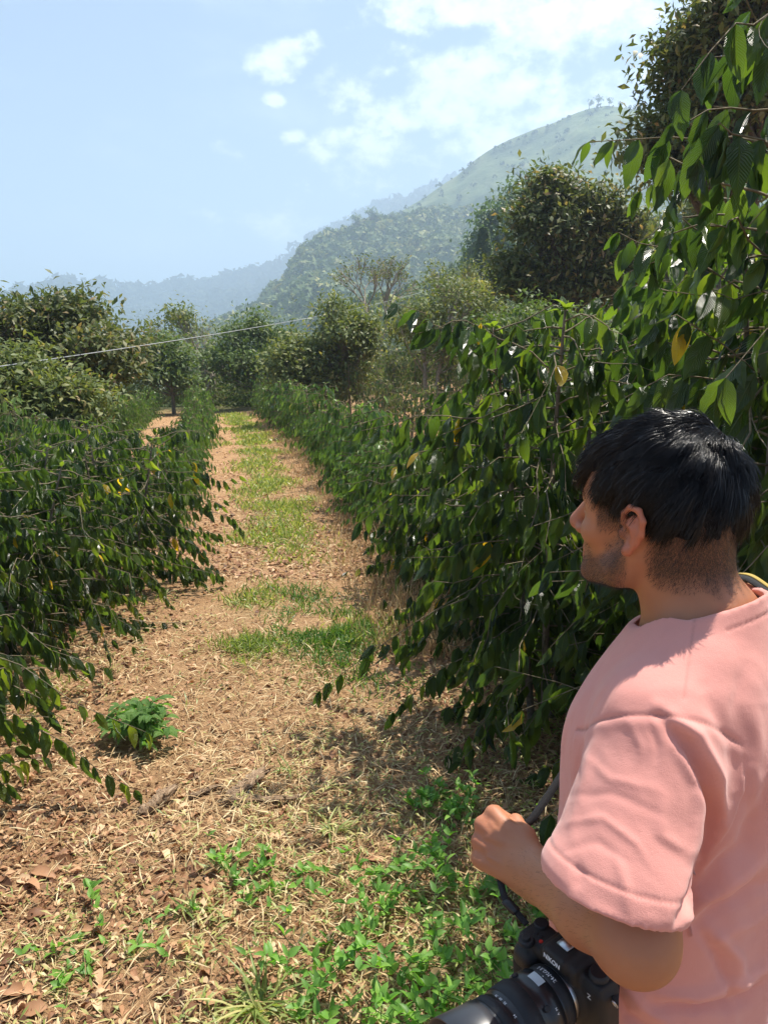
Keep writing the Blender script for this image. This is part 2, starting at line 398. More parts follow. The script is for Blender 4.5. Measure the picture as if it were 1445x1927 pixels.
HILLS = {}
def hill(name, prof, dist, z0, near, mat, rough, gully, seed, nu=340, nv=110, crest=.02):
    """a real ridge: its crest runs at distance dist (number or function of px); slopes come down towards us over 'near' of it and fall away behind"""
    px = np.linspace(prof[0][0], prof[-1][0], nu)
    py = np.interp(px, [p[0] for p in prof], [p[1] for p in prof])
    D = np.array([pix_dir(a, b) for a, b in zip(px, py)])
    hz = np.hypot(D[:, 0], D[:, 1]); ux, uy = D[:, 0]/hz, D[:, 1]/hz
    dd = np.array([dist(a) if callable(dist) else dist for a in px])
    zt = CAM_H+D[:, 2]/hz*dd
    v = np.concatenate([np.linspace(0, 1, nv), 1+np.linspace(0, 1, 25)[1:]*.5])
    V, _ = np.meshgrid(v, px, indexing='ij')
    rr = dd[None]*np.where(V <= 1, near+(1-near)*V, V)
    prof_h = np.where(V <= 1, np.power(np.clip(V, 0, 1), 1.05), 1-((V-1)/.5)**1.3)
    X = ux[None]*rr; Y = uy[None]*rr
    nz = fbm2(X, Y, gully, seed, 6)
    env = np.clip(V, 0, 1)*(1-np.clip(V, 0, 1)**6)+.15
    Z = z0+(zt[None]-z0)*prof_h+nz*rough*env
    Z = np.where(np.abs(V-1) < 1e-6, zt[None]+fbm2(X, Y, gully*6, seed+3, 3)*rough*crest, Z)
    Z = np.minimum(Z, (z0+(zt[None]-z0)*np.where(V <= 1, .25+.75*V, 1)+0*Z+crest*rough*2))
    ny, nx = V.shape
    i, j = np.meshgrid(np.arange(ny-1), np.arange(nx-1), indexing='ij')
    q = np.stack([i*nx+j, i*nx+j+1, (i+1)*nx+j+1, (i+1)*nx+j], -1).reshape(-1, 4)
    mb = MB(); mb.add(np.stack([X, Y, Z], -1), q); o = mb.build(name, mat); tag(o, kind='structure')
    HILLS[o.name] = (X, Y, Z, nv)
    return X, Y, Z

MH_FAR = hill_material('far_hill', [(.3, (.03, .05, .025)), (.6, (.06, .085, .04)), (.8, (.11, .12, .06))], .012, 12)
MH_GRASS = hill_material('grass_hill', [(.30, (.07, .105, .04)), (.5, (.13, .17, .065)), (.72, (.24, .25, .12))], .035, 5, [(.3, (.035, .06, .025)), (.6, (.08, .11, .04)), (.8, (.16, .17, .08))], .0065)
MH_FOREST = hill_material('forest_hill', [(.3, (.06, .09, .035)), (.55, (.12, .16, .06)), (.75, (.26, .26, .11))], .05, 4)
farp = [(-500, 600), (-200, 585), (0, 568), (60, 560), (85, 552), (105, 543), (125, 538), (145, 540), (165, 547), (190, 546), (215, 556), (240, 557), (262, 551), (300, 552), (330, 547),
        (360, 550), (400, 545), (430, 537), (460, 528), (500, 512), (540, 493), (570, 470), (640, 430), (760, 380), (900, 340)]
hill('far_mountain', farp, 1900, -75, .55, MH_FAR, 60, .006, 1, crest=.06)
grassp = [(560, 520), (640, 460), (700, 425), (760, 395), (800, 372), (830, 350), (860, 330), (900, 296), (930, 277), (960, 262), (1000, 246), (1040, 232), (1080, 214), (1110, 203), (1140, 198),
          (1180, 203), (1220, 208), (1300, 222), (1450, 250), (1700, 300), (2100, 380)]
hill('grassy_mountain', grassp, 860, -60, .42, MH_GRASS, 34, .011, 5, crest=.02)
midp = [(330, 655), (370, 636), (400, 626), (430, 612), (460, 597), (485, 581), (505, 562), (525, 541), (545, 519), (556, 497), (575, 474), (600, 458), (630, 450), (660, 440), (690, 431), (720, 421),
        (760, 415), (800, 404), (850, 402), (900, 392), (960, 380), (1050, 400), (1200, 430), (1500, 470), (1900, 520)]
hill('forested_hill', midp, lambda p: 540+.22*(p-330), -50, .35, MH_FOREST, 15, .02, 9, crest=.12)
knollp = [(620, 640), (700, 618), (780, 590), (850, 552), (900, 515), (960, 478), (1030, 462), (1120, 455), (1220, 452), (1350, 440), (1500, 420), (1800, 420)]
hill('wooded_knoll', knollp, 170, -16, .45, MH_FOREST, 1.6, .09, 12, nu=200, nv=70, crest=.2)

def scatter_crowns(name, hk, count, size, mat, seed, vmin=.15, crest_n=0, label='', leaves_per=34, ls=.36):
    X, Y, Z, nv = HILLS[hk]; rs = np.random.RandomState(seed)
    nu = X.shape[1]
    fi = (vmin+(1-vmin)*rs.rand(count)**.8)*(nv-1); fj = rs.rand(count)*(nu-2)
    if crest_n:
        fi = np.concatenate([fi, np.full(crest_n, nv-1.5)]); fj = np.concatenate([fj, rs.rand(crest_n)*(nu-2)])
    i = fi.astype(int); j = fj.astype(int); a = fi-i; b = fj-j
    def bl(A): return (A[i, j]*(1-a)+A[i+1, j]*a)*(1-b)+(A[i, j+1]*(1-a)+A[i+1, j+1]*a)*b
    c = np.stack([bl(X), bl(Y), bl(Z)], -1); n = len(c)
    clump = fbm2(c[:, 0], c[:, 1], .03, seed, 3)
    s = size*(.55+.9*rs.rand(n)**1.5)*(1+.25*clump)
    c[:, 2] += s*.35
    mb = MB(); k = leaves_per
    d = rs.randn(n, k, 3); d[..., 2] = np.abs(d[..., 2])*1.0-.25; d = nrm(d)
    rad = s[:, None, None]*np.array([.55, .55, .62])*(.75+.35*rs.rand(n, k, 1))
    p = (c[:, None]+d*rad).reshape(-1, 3); nn = nrm(d.reshape(-1, 3)+.5*rs.randn(n*k, 3))
    r = np.clip(np.repeat(rs.rand(n), k)*.75+.25*rs.rand(n*k), 0, 1)
    tng = nrm(np.cross(nn, rs.randn(n*k, 3))); bt = np.cross(nn, tng); S = (np.repeat(s, k)*ls*(.6+.8*rs.rand(n*k)))[:, None]
    tri = np.stack([p-tng*S*.6-bt*S*.4, p+tng*S*.6-bt*S*.45, p+bt*S*.6+tng*S*.15*rs.randn(n*k, 1)], 1).reshape(-1, 3)
    mb.add(tri, None, np.arange(len(tri)).reshape(-1, 3), None, np.repeat(r, 3))
    o = mb.build(name, mat, smooth_=False); tag(o, label, 'forest', kind='stuff'); return c
M_HF1 = leaf_mat('hill_forest_leaf', [(0, G(.07, .105, .04)), (.45, G(.13, .18, .06)), (.75, G(.22, .25, .085)), (.93, G(.36, .34, .12)), (1, G(.46, .40, .16))], (1.4, 1.4, .8), .7, .15, spec=.2)
M_HF2 = leaf_mat('far_forest_leaf', [(0, G(.03, .045, .022)), (1, G(.08, .10, .045))], (1.3, 1.3, .8), .8, .1, spec=.1)
scatter_crowns('hillside_forest', 'forested_hill', 12000, 6.2, M_HF1, 3, .2, 170, 'light green forest covering the hazy hillside below the grassy mountain')
scatter_crowns('mountain_forest', 'far_mountain', 1700, 24, M_HF2, 4, .45, 420, 'blue hazy forest covering the farthest mountain on the left', 26)
scatter_crowns('slope_scrub', 'grassy_mountain', 600, 3.6, M_HF2, 6, .35, 110, 'low scrub dotted over the smooth grassy mountain', 20)
scatter_crowns('knoll_forest', 'wooded_knoll', 1500, 4.2, M_HF1, 7, .2, 60, 'mixed trees covering the wooded knoll behind the plantation', 90, .2)

# ------------------------------------------------------------------ trees
def bez(a, b, c, n=8):
    t = np.linspace(0, 1, n)[:, None]; return (1-t)**2*a+2*t*(1-t)*b+t*t*c

def tree(name, label, cat, base, lobes, trunk_h, trunk_r, mat, bark, nleaf, lsize, seed, group=None, inner=.12, limbs=3, clump=.35, per=22, droop=.4, twig=True, asp=.42, fork=1, split=9):
    """lobes: list of (centre offset from the base, radii); leaf clusters sit on twigs that grow from limbs into every lobe"""
    rs = np.random.RandomState(seed); root = empty(name, base); tag(root, label, cat, group)
    clump = clump*1.35; tk = MB(); lf = MB(); top = np.array([rs.randn()*.04*trunk_h, rs.randn()*.04*trunk_h, trunk_h])
    starts = []
    for f in range(fork):
        off = np.array([math.cos(f*2.4), math.sin(f*2.4), 0])*(trunk_r*1.2 if fork > 1 else 0)
        tp = top+off*4
        path = bez(np.array([0, 0, -.25])+off, np.array([rs.randn()*.1*trunk_h, rs.randn()*.1*trunk_h, trunk_h*.5])+off*2, tp, 9)
        tk.tube(path, np.linspace(trunk_r*1.25, trunk_r*.62, 9), 8); starts.append(path)
    big = lobes; lobes = []
    for cen, rad in big:                      # break every lobe into smaller tufts so that the outline is uneven
        for _ in range(split):
            dv = nrm(rs.randn(3))*rs.rand()**.35*.86; f = .26+.30*rs.rand()
            lobes.append((np.array(cen)+dv*np.array(rad), np.array(rad)*f*np.array([1.1, 1.1, .85])))
    vol = np.array([np.prod(r) for _, r in lobes])**.67; vol = vol/vol.sum()
    for (cen, rad), wv in zip(lobes, vol):
        cen = np.array(cen, float); rad = np.array(rad, float)
        for l in range(max(1, limbs//3)):
            path = starts[rs.randint(len(starts))]; st = path[rs.randint(5, 9)]
            e = cen+rad*rs.uniform(-.45, .45, 3)
            mid = (st+e)/2+np.array([0, 0, -.12*np.linalg.norm(e-st)])+rs.randn(3)*.06*np.linalg.norm(e-st)
            lp = bez(st, mid, e, 8); tk.tube(lp, np.linspace(trunk_r*.30, trunk_r*.10, 8), 5)
            nc = max(2, int(nleaf*.85*wv/max(1, limbs//3)/per))
            d = nrm(rs.randn(nc, 3)); d[:, 2] = np.where(d[:, 2] < -.45, -d[:, 2]*.5, d[:, 2])
            rr = (inner+(1.12-inner)*rs.rand(nc)**.55+0)[:, None]*(1+.10*np.sin(d[:, :1]*7+seed)+.10*np.sin(d[:, 1:2]*9+2*seed))
            P = cen+d*rad*rr; P = P+.16*np.mean(rad)*np.stack([np.sin(P[:, 2]*5/np.mean(rad)+seed), np.sin(P[:, 0]*6/np.mean(rad)), np.sin(P[:, 0]*5/np.mean(rad)+P[:, 1]*4/np.mean(rad)+seed)], 1)
            for c_ in P:
                s0 = lp[rs.randint(4, 8)]
                if twig:
                    tp = bez(s0, (s0+c_)/2+rs.randn(3)*.08*np.linalg.norm(c_-s0), c_, 5); tk.tube(tp, np.linspace(trunk_r*.085, trunk_r*.03, 5), 3, cap=False)
                k = max(3, int(per*(.5+rs.rand()))); cs = clump*(.6+.8*rs.rand())
                out = nrm((c_-cen)/rad+np.array([0, 0, .35]))
                lp_ = c_+rs.randn(k, 3)*cs*np.array([.5, .5, .33])
                ld = nrm(out*.7+rs.randn(k, 3)*.7+np.array([0, 0, -droop])); lu = nrm(out+np.array([0, 0, .8])+rs.randn(k, 3)*.45)
                r_ = np.clip(rs.rand()*.6+rs.rand(k)*.5-.05, 0, 1)
                Ls = lsize*(.6+.8*rs.rand(k)); leaves(lf, lp_, ld, lu, Ls, Ls*asp, 2, .3, .3, r=r_, halves=False, rs=rs)
    tk.build('trunk', bark, root); lf.build('crown', mat, root, smooth_=False); return root

def crown_box(x0, y0, x1, y1, y, deep=1.0):
    """crown centre and half sizes for a crown that spans these photo pixels when it stands at depth y"""
    a = at(x0, (y0+y1)/2, y); b = at(x1, (y0+y1)/2, y); t = at((x0+x1)/2, y0, y); u = at((x0+x1)/2, y1, y)
    return (a+b)/2, ((b.x-a.x)/2, (b.x-a.x)/2*deep, (t.z-u.z)/2)

def tree_box(name, label, cat, box, y, lobes_rel, **kw):
    x0, y0, x1, y1 = box; c, (rx, ry, rz) = crown_box(x0, y0, x1, y1, y, kw.pop('deep', .8))
    tx = kw.pop('trunk_px', None)
    if tx is None: bx = c.x
    else: bx = at(tx, (y0+y1)/2, y).x
    gz = Hs(bx, y); base = Vector((bx, y, gz)); lobes = []
    for (dx, dy, dz), (sx, sy, sz) in lobes_rel:
        lobes.append(((c.x-bx+dx*rx, dy*ry, c.z-gz+dz*rz), (sx*rx, sy*ry, sz*rz)))
    th = kw.pop('trunk_h', None) or max(.4, (c.z-gz)-rz*.55)
    return tree(name, label, cat, base, lobes, th, kw.pop('trunk_r', .1), kw.pop('mat'), kw.pop('bark', M_BARK), kw.pop('nleaf'), kw.pop('lsize'), kw.pop('seed'), **kw)

L_ROUND = [((-.55, 0, -.2), (.34, .6, .38)), ((.5, .1, -.35), (.36, .6, .36)), ((.1, .1, .55), (.34, .6, .34)), ((-.2, 0, .2), (.36, .6, .36)), ((.48, 0, .18), (.26, .5, .28)), ((0, -.3, -.3), (.45, .5, .4))]
L_WIDE = [((-.6, 0, -.1), (.42, .7, .6)), ((.6, 0, .0), (.42, .7, .65)), ((0, .1, .35), (.5, .8, .6)), ((-.1, -.3, -.3), (.5, .6, .5)), ((.2, .4, -.2), (.5, .6, .5))]

BT = 'broadleaf trees round the plantation'
tree_box('broadleaf_tree', 'big dark broadleaf tree with brownish leaves at the left edge, behind the lighter one', 'tree', (-240, 535, 285, 800), 15.5,
         [((-.6, 0, .1), (.45, .7, .7)), ((-.1, 0, .28), (.35, .7, .68)), ((.3, .1, .2), (.3, .6, .62)), ((.68, -.1, -.1), (.32, .5, .5)), ((-.1, -.2, -.5), (.6, .5, .5))],
         mat=M_DARKTREE, bark=M_BARKD, nleaf=46000, lsize=.15, seed=11, trunk_r=.2, clump=.34, per=20, limbs=5, group=BT, trunk_h=1.2)
tree_box('broadleaf_tree', 'lower lighter green broadleaf tree standing right behind the near left coffee bushes', 'tree', (-200, 650, 262, 900), 11.8,
         [((-.55, 0, .15), (.5, .7, .65)), ((.0, 0, .2), (.45, .7, .7)), ((.55, -.1, -.05), (.42, .6, .62)), ((.1, -.3, -.4), (.7, .6, .5))],
         mat=M_OLIVE, bark=M_BARKD, nleaf=36000, lsize=.115, seed=12, trunk_r=.14, clump=.28, per=20, limbs=5, group=BT, trunk_h=.6)
tree_box('shade_tree', 'round dark green tree with a slim trunk at the top of the dirt lane', 'tree', (215, 618, 385, 752), 27, L_ROUND,
         mat=M_MIDTREE, bark=M_BARK, nleaf=9000, lsize=.17, seed=13, trunk_r=.07, clump=.34, per=16, trunk_px=322, group=BT)
tree_box('shade_tree', 'half bare pale tree with thin golden top leaves above the round dark tree', 'tree', (270, 574, 388, 640), 33, [((-.6, 0, -.3), (.4, .5, .4)), ((.35, 0, .2), (.55, .7, .6)), ((.1, .3, .4), (.4, .5, .4))],
         mat=M_OLIVE, bark=M_BARKP, nleaf=1500, lsize=.19, seed=14, trunk_r=.10, clump=.5, per=10, trunk_px=395, group=BT, trunk_h=1.2)
tree_box('shade_tree', 'dry brownish leafless tree behind the head of the centre row', 'tree', (325, 600, 440, 745), 38, L_ROUND,
         mat=M_PALE, bark=M_BARKP, nleaf=3600, lsize=.10, seed=15, trunk_r=.05, clump=.6, per=8, trunk_px=385, group=BT, limbs=5)
tree_box('shade_tree', 'grey green spreading tree at the far end of the grassy path', 'tree', (370, 582, 575, 758), 30, L_WIDE,
         mat=M_MIDTREE, bark=M_BARK, nleaf=13000, lsize=.17, seed=16, trunk_r=.08, clump=.4, per=14, group=BT, trunk_px=500)
tree_box('shade_tree', 'yellow green spreading tree with a forked trunk right of the path', 'tree', (495, 562, 722, 768), 22,
         [((-.55, 0, -.2), (.42, .7, .55)), ((.1, 0, .35), (.5, .8, .55)), ((.6, .0, .25), (.38, .6, .5)), ((-.2, -.3, -.5), (.55, .6, .4)), ((.4, .3, -.4), (.35, .5, .4))],
         mat=M_OLIVE, bark=M_BARK, nleaf=15000, lsize=.15, seed=17, trunk_r=.075, clump=.36, per=14, group=BT, trunk_px=598, fork=2, limbs=4)
if 0: tree_box('bare_tree', 'tall nearly leafless tree with pale forking branches against the blue valley', 'tree', (628, 462, 792, 600), 36,
         [((-.5, 0, 0), (.5, .7, .8)), ((.5, 0, .0), (.5, .7, .8)), ((0, 0, .35), (.6, .7, .65))],
         mat=M_OLIVE, bark=M_BARKP, nleaf=1500, lsize=.15, seed=18, trunk_r=.17, clump=.25, per=5, group=BT, trunk_px=710, limbs=7, inner=.5, fork=2)
tree_box('shade_tree', 'feathery yellow green spreading tree on the rise, with its branches showing', 'tree', (705, 528, 985, 685), 19,
         [((-.6, 0, .0), (.38, .6, .7)), ((0, 0, .2), (.45, .7, .75)), ((.6, 0, -.1), (.4, .6, .65)), ((0, -.2, -.5), (.7, .5, .4))],
         mat=M_OLIVE, bark=M_BARKP, nleaf=9500, lsize=.12, seed=19, trunk_r=.06, clump=.32, per=12, group=BT, trunk_px=815, limbs=5, asp=.36, fork=2)
tree_box('bare_tree', 'thin half bare tree with upright twigs left of the pointed conifer', 'tree', (800, 478, 905, 570), 30,
         [((-.4, 0, 0), (.5, .6, .8)), ((.4, 0, .1), (.5, .6, .8))],
         mat=M_OLIVE, bark=M_BARKP, nleaf=900, lsize=.16, seed=20, trunk_r=.07, clump=.3, per=6, group=BT, trunk_px=845, limbs=6, inner=.5)
tree_box('golden_tree', 'small bright yellow tree at the foot of the conifer', 'tree', (858, 520, 918, 575), 62, L_ROUND,
         mat=M_GOLD, bark=M_BARK, nleaf=2600, lsize=.3, seed=21, trunk_r=.12, clump=.5, per=12)
tree_box('broadleaf_tree', 'big olive brown broadleaf tree in the middle right, in front of the ridge', 'tree', (930, 318, 1212, 618), 21,
         [((-.18, 0, .72), (.26, .4, .26)), ((.26, 0, .52), (.26, .4, .26)), ((-.46, 0, .28), (.26, .4, .26)), ((.62, 0, .22), (.24, .4, .24)), ((-.72, 0, -.28), (.22, .4, .26)), ((0, -.2, .08), (.40, .6, .34)), ((.70, 0, -.30), (.22, .4, .26)), ((.36, 0, -.52), (.32, .4, .3)), ((-.34, 0, -.5), (.34, .4, .3))],
         mat=M_DARKTREE, bark=M_BARKD, nleaf=30000, lsize=.19, seed=22, trunk_r=.2, clump=.42, per=18, limbs=4, group=BT)
tree_box('broadleaf_tree', 'towering dark tree filling the top right corner, brown leaves on its outer twigs', 'tree', (1205, -90, 1640, 400), 13,
         [((-.72, 0, -.62), (.30, .5, .34)), ((-.62, 0, .0), (.30, .5, .30)), ((-.38, 0, .42), (.36, .6, .34)), ((.1, 0, .75), (.5, .7, .4)), ((.4, .1, .1), (.6, .7, .6)), ((-.25, -.1, -.25), (.36, .6, .36)), ((-.35, 0, -.72), (.25, .4, .26))],
         mat=M_DARKTREE, bark=M_BARKD, nleaf=42000, lsize=.15, seed=23, trunk_r=.26, clump=.38, per=20, limbs=5, group=BT, trunk_px=1430)
tree_box('broadleaf_tree', 'hazy olive tree in the gap under the towering top right tree', 'tree', (1150, 350, 1420, 620), 30, L_WIDE,
         mat=M_OLIVE, bark=M_BARK, nleaf=16000, lsize=.22, seed=24, trunk_r=.16, clump=.5, per=16, limbs=4, group=BT)
tree_box('shade_tree', 'low green tree between the feathery tree and the big olive brown tree', 'tree', (880, 560, 1120, 700), 15, L_WIDE,
         mat=M_MIDTREE, bark=M_BARK, nleaf=12000, lsize=.12, seed=25, trunk_r=.08, clump=.3, per=16, limbs=4, group=BT)
def bare_tree(label, px, py0, py1, y, seed, wide=1.0, r0=.13, depth=6, nl=3):
    b = at(px, py1, y); gz = Hs(b.x, y); h = at(px, py0, y).z-gz; rs = np.random.RandomState(seed); root = empty('bare_tree', (b.x, y, gz)); tag(root, label, 'tree', BT)
    tk = MB(); lf = MB(); low = max(.0, at(px, py1, y).z-gz)
    def grow(p, d, L, r, k):
        q = p+d*L; m = (p+q)/2+rs.randn(3)*.06*L; tk.tube(bez(p, m, q, 5), np.linspace(r, r*.68, 5), 6 if k > 3 else 3, cap=False)
        if k <= 2 and rs.rand() < .75:
            n = nl; leaves(lf, q+rs.randn(n, 3)*.12, rs.randn(n, 3)+[0, 0, -.3], rs.randn(n, 3)+[0, 0, 1.], .15, .06, 2, .3, .3, halves=False, rs=rs)
        if k == 0: return
        for _ in range(2 if rs.rand() < .55 else 3):
            a = nrm(rs.randn(3)); a = a-(a@d)*d; nd = nrm(d+nrm(a)*(.45+.35*rs.rand())*wide+np.array([0, 0, .16])); grow(q, nd, L*(.66+.22*rs.rand()), r*.64, k-1)
    L = (h-low)*.29
    tk.tube([[0, 0, -.3], [.03, 0, low*.5], [0, .02, low+.01]], [r0*1.3, r0*1.1, r0], 8)
    for j in range(2): a = j*3.0+.5; grow(np.array([0, 0, low]), nrm(np.array([math.cos(a)*.45, math.sin(a)*.3, 1.])), L, r0*.75, depth-1)
    tk.build('trunk', M_BARKP, root); lf.build('crown', M_OLIVE, root, smooth_=False)
bare_tree('tall nearly leafless tree with pale forking branches against the blue valley', 712, 478, 655, 34, 18, 1.0)
bare_tree('slim bare tree with golden twigs, leaning above the head of the centre row', 385, 590, 750, 31, 44, 1.1, .07, 5, 6)
# ridge trees
EU = 'tall trees on the ridge behind the plantation'
for k, (bx, y, lab) in enumerate([((880, 385, 968, 560), 92, 'leftmost tall bluish tree of the ridge clump, leaning over the conifer'), ((918, 345, 1010, 520), 96, 'second tall bluish tree of the ridge clump from the left'),
                                  ((962, 318, 1060, 480), 100, 'highest bluish tree of the ridge clump, above the big olive brown tree')]):
    tree_box('ridge_tree', lab, 'tree', bx, y, L_ROUND, mat=M_BLUEGREEN, bark=M_BARKP, nleaf=8000, lsize=.62, seed=31+k, trunk_r=.3, clump=1.4, per=16, limbs=5, group=EU, asp=.5)
def conifer():
    y = 64; c = at(908, 500, y); top = at(910, 428, y).z; gz = Hs(c.x, y); h = top-gz
    rs = np.random.RandomState(5); root = empty('conifer', (c.x, y, gz)); tag(root, 'pointed pale green conifer in front of the ridge trees', 'tree')
    tk = MB(); lf = MB(); tk.tube([[0, 0, 0], [0, 0, h*.5], [0, 0, h]], [.25, .14, .02], 7)
    n = 16000; z = rs.rand(n)**.8; r = (1-z)*.24*h*(.35+.65*rs.rand(n)**.4)*(1+.15*np.sin(z*60)); a = rs.rand(n)*6.283; zz = (.12+.88*z)*h
    P = np.stack([r*np.cos(a), r*np.sin(a), zz-.25*r], 1); out = np.stack([np.cos(a), np.sin(a), 0*a], 1)
    leaves(lf, P, out+np.array([0, 0, -.4])+.4*rs.randn(n, 3), np.array([[0, 0, 1.]])+.4*rs.randn(n, 3), .45, .14, 2, .2, .2, halves=False, rs=rs)
    for k in range(60):
        q = .12+.85*rs.rand(); aa = rs.rand()*6.28; ln = (1-q)*.22*h; tk.tube([[0, 0, q*h], [math.cos(aa)*ln, math.sin(aa)*ln, q*h-.3*ln]], [.05, .015], 4)
    tk.build('trunk', M_BARK, root); lf.build('crown', M_BLUEGREEN, root, smooth_=False)
conifer()
# single trees that stand out on the skylines
for k, (px, py, D, s, lab) in enumerate([(1108, 204, 857, 7.5, 'left tree of the little clump on the grassy summit'), (1124, 198, 857, 8.5, 'tallest tree of the little clump on the grassy summit'), (1145, 199, 859, 6.5, 'right tree of the little clump on the grassy summit'),
                                         (1165, 203, 861, 5.5, 'small tree alone just right of the summit clump'), (700, 423, 612, 12, 'tall thin tree rising from the forested hill crest'), (668, 436, 608, 11, 'round tree on the forested crest left of the tall thin one'),
                                         (736, 419, 622, 8, 'small round tree on the forested crest right of the tall thin one'), (125, 540, 1890, 22, 'tree on the leftmost top of the far blue mountain'), (345, 549, 1890, 25, 'tree mid way along the far blue mountain crest')]):
    d = pix_dir(px, py); hz = math.hypot(d[0], d[1]); b = Vector((d[0]/hz*D, d[1]/hz*D, CAM_H+d[2]/hz*D-s*.12))
    tree('skyline_tree', lab, 'tree', b, [((0, 0, s*.9), (s*.45, s*.45, s*.32)), ((s*.25, 0, s*.7), (s*.3, s*.3, s*.2))], s*.55, s*.045, M_BLUEGREEN, M_BARK, 420, s*.16, 50+k, group='single trees on the skylines', clump=s*.12, per=8, twig=False)

# ------------------------------------------------------------------ coffee bushes
def coffee_mesh(seed, h, rad, nst, dens, lsize, nv, bare=.18, near=True, branch_f=1.0, legg=0.0, mat=None, sides=6):
    rs = np.random.RandomState(seed); st = MB(); br = MB(); lf = MB()
    for s in range(nst):
        a = s*6.28/max(nst, 1)+rs.rand(); lean = rad*.35*(nst > 1)
        b = np.array([math.cos(a), math.sin(a), 0])*.05*(nst > 1); top = np.array([math.cos(a)*lean+rs.randn()*.05, math.sin(a)*lean+rs.randn()*.05, h*(.86+.14*rs.rand())])
        path = bez(b-np.array([0, 0, .15]), (b+top)/2+rs.randn(3)*.04, top, 16); st.tube(path, np.linspace(.019, .005, 16)*(h/1.6)**.5, sides)
        nb = int(h*dens/nst*1.0)
        for k in range(nb):
            q = bare+legg+(1-bare-legg)*((k+rs.rand())/nb)
            f = q*15; i = min(14, int(f)); o = path[i]+(path[i+1]-path[i])*(f-i)
            az_ = k*2.4+rs.rand()*.9+a; prof = math.sin(min(1, max(0, (q-bare*.6)/(1-bare*.6)))*math.pi*.80+.45)
            ln = rad*branch_f*(.34+.62*max(.05, prof))*(.5+.6*rs.rand())
            up = .42*(q-.25)+.22*rs.randn(); dr = .12+.42*rs.rand()
            d = np.array([math.cos(az_), math.sin(az_), 0]); m = 7
            t = np.linspace(0, 1, m)[:, None]; wob = np.cumsum(rs.randn(m, 3)*.075*ln, 0)
            bp = o+d*ln*t+np.array([0, 0, 1.])*(up*ln*t-dr*ln*t**2.1)+wob*t
            br.tube(bp, np.linspace(.0042, .0012, m)*(1 if near else 1.5), 4 if near else 3, cap=False)
            L = lsize; npair = max(3, int(ln*(1-.22)/(L*.34)))
            tt = np.linspace(.22+.15*rs.rand(), 1, npair); ff = tt*(m-1); ii = np.minimum(m-2, ff.astype(int)); P = bp[ii]+(bp[ii+1]-bp[ii])*(ff-ii)[:, None]
            T = nrm(bp[ii+1]-bp[ii]); S = nrm(np.cross(T, [0, 0, 1.]))
            keep = rs.rand(2*npair) < (.45+.5*rs.rand() if near else .8)+.35*np.repeat(tt, 2)
            P2 = np.repeat(P, 2, 0); T2 = np.repeat(T, 2, 0); S2 = np.repeat(S, 2, 0)*np.tile([1, -1], npair)[:, None]
            hang = np.repeat(.55+1.5*rs.rand(npair)**.7, 2)[:, None]
            dd = nrm(S2*(.75-.25*hang)+T2*(.35+.5*np.repeat(tt, 2)[:, None]**3)+np.array([0, 0, -1.])*hang+rs.randn(2*npair, 3)*.13)
            uu = nrm(np.array([0, 0, 1.])*.35+T2*.45*rs.randn(2*npair, 1)+S2*.8+rs.randn(2*npair, 3)*.45)
            sz = L*(.62+.62*rs.rand(2*npair))*(1-.28*np.repeat(tt, 2)**4)
            r_ = np.clip(.35*rs.rand()+.62*rs.rand(2*npair), 0, .955); r_ = np.where(rs.rand(2*npair) < .008, 1., r_)
            leaves(lf, P2[keep], dd[keep], uu[keep], sz[keep], sz[keep]*.365, nv, .42, .22, wave=.09 if nv > 4 else .03, r=r_[keep], halves=nv > 2, rs=rs)
            if near and rs.rand() < .35:          # bare side twig
                e = bp[3]+np.array([rs.randn()*.10, rs.randn()*.10, rs.randn()*.06-.03]); br.tube(bez(bp[2], bp[3]+(bp[3]-bp[2])*.5, e, 6), np.linspace(.0022, .0008, 6), 3, cap=False)
        # young upright leaves at the tip
        n = 6; a2 = rs.rand(n)*6.28; dd = np.stack([np.cos(a2), np.sin(a2), .8+0*a2], 1); leaves(lf, np.repeat(top[None], n, 0), dd+.35*rs.randn(n, 3), np.tile([0, 0, 1.], (n, 1)), lsize*.6, lsize*.22, nv, .6, .3, r=np.full(n, .8), halves=nv > 2, rs=rs)
    return st, br, lf

def coffee_bush(seed, h, rad, nst, dens, lsize, nv, label, loc, rz=0, group=None, mat=None, parts=True, **kw):
    st, br, lf = coffee_mesh(seed, h, rad, nst, dens, lsize, nv, near=parts, **kw)
    r = empty('coffee_bush', loc, rz); tag(r, label, 'bush', group)
    st.build('stem', M_BARK, r); br.build('branches', M_TWIG, r); lf.build('foliage', mat or M_COFFEE, r, smooth_=True)
    return r
NB = 'tall coffee bushes in the foreground'
def put(x, y): return (x, y, Hs(x, y))
# near left clump (the head of the centre row) : each bush its own
near_left = [(-1.72, 2.62, 1.02, .66, 900, 'lowest left coffee bush with foliage hanging into the bottom left leaf litter'),
             (-2.06, 3.02, 1.36, .95, 901, 'nearest coffee bush on the left, its lowest twigs hanging over the leaf litter'),
             (-2.75, 3.85, 1.42, .95, 902, 'coffee bush cut by the left edge of the photo, behind the nearest left one'),
             (-2.02, 4.35, 1.36, .92, 903, 'left coffee bush whose drooping twigs overhang the small bright green herb'),
             (-2.75, 5.15, 1.32, .95, 904, 'coffee bush deep in the left thicket beneath the lighter green tree'),
             (-2.12, 5.75, 1.36, .90, 905, 'left coffee bush bulging furthest right toward the path'),
             (-2.55, 6.9, 1.28, .82, 906, 'last broad bush of the left thicket before the row narrows'),
             (-3.7, 5.0, 1.35, .95, 907, 'coffee bush at the far left edge under the lighter tree'),
             (-3.6, 6.4, 1.30, .9, 908, 'coffee bush behind the left thicket beside the second row')]
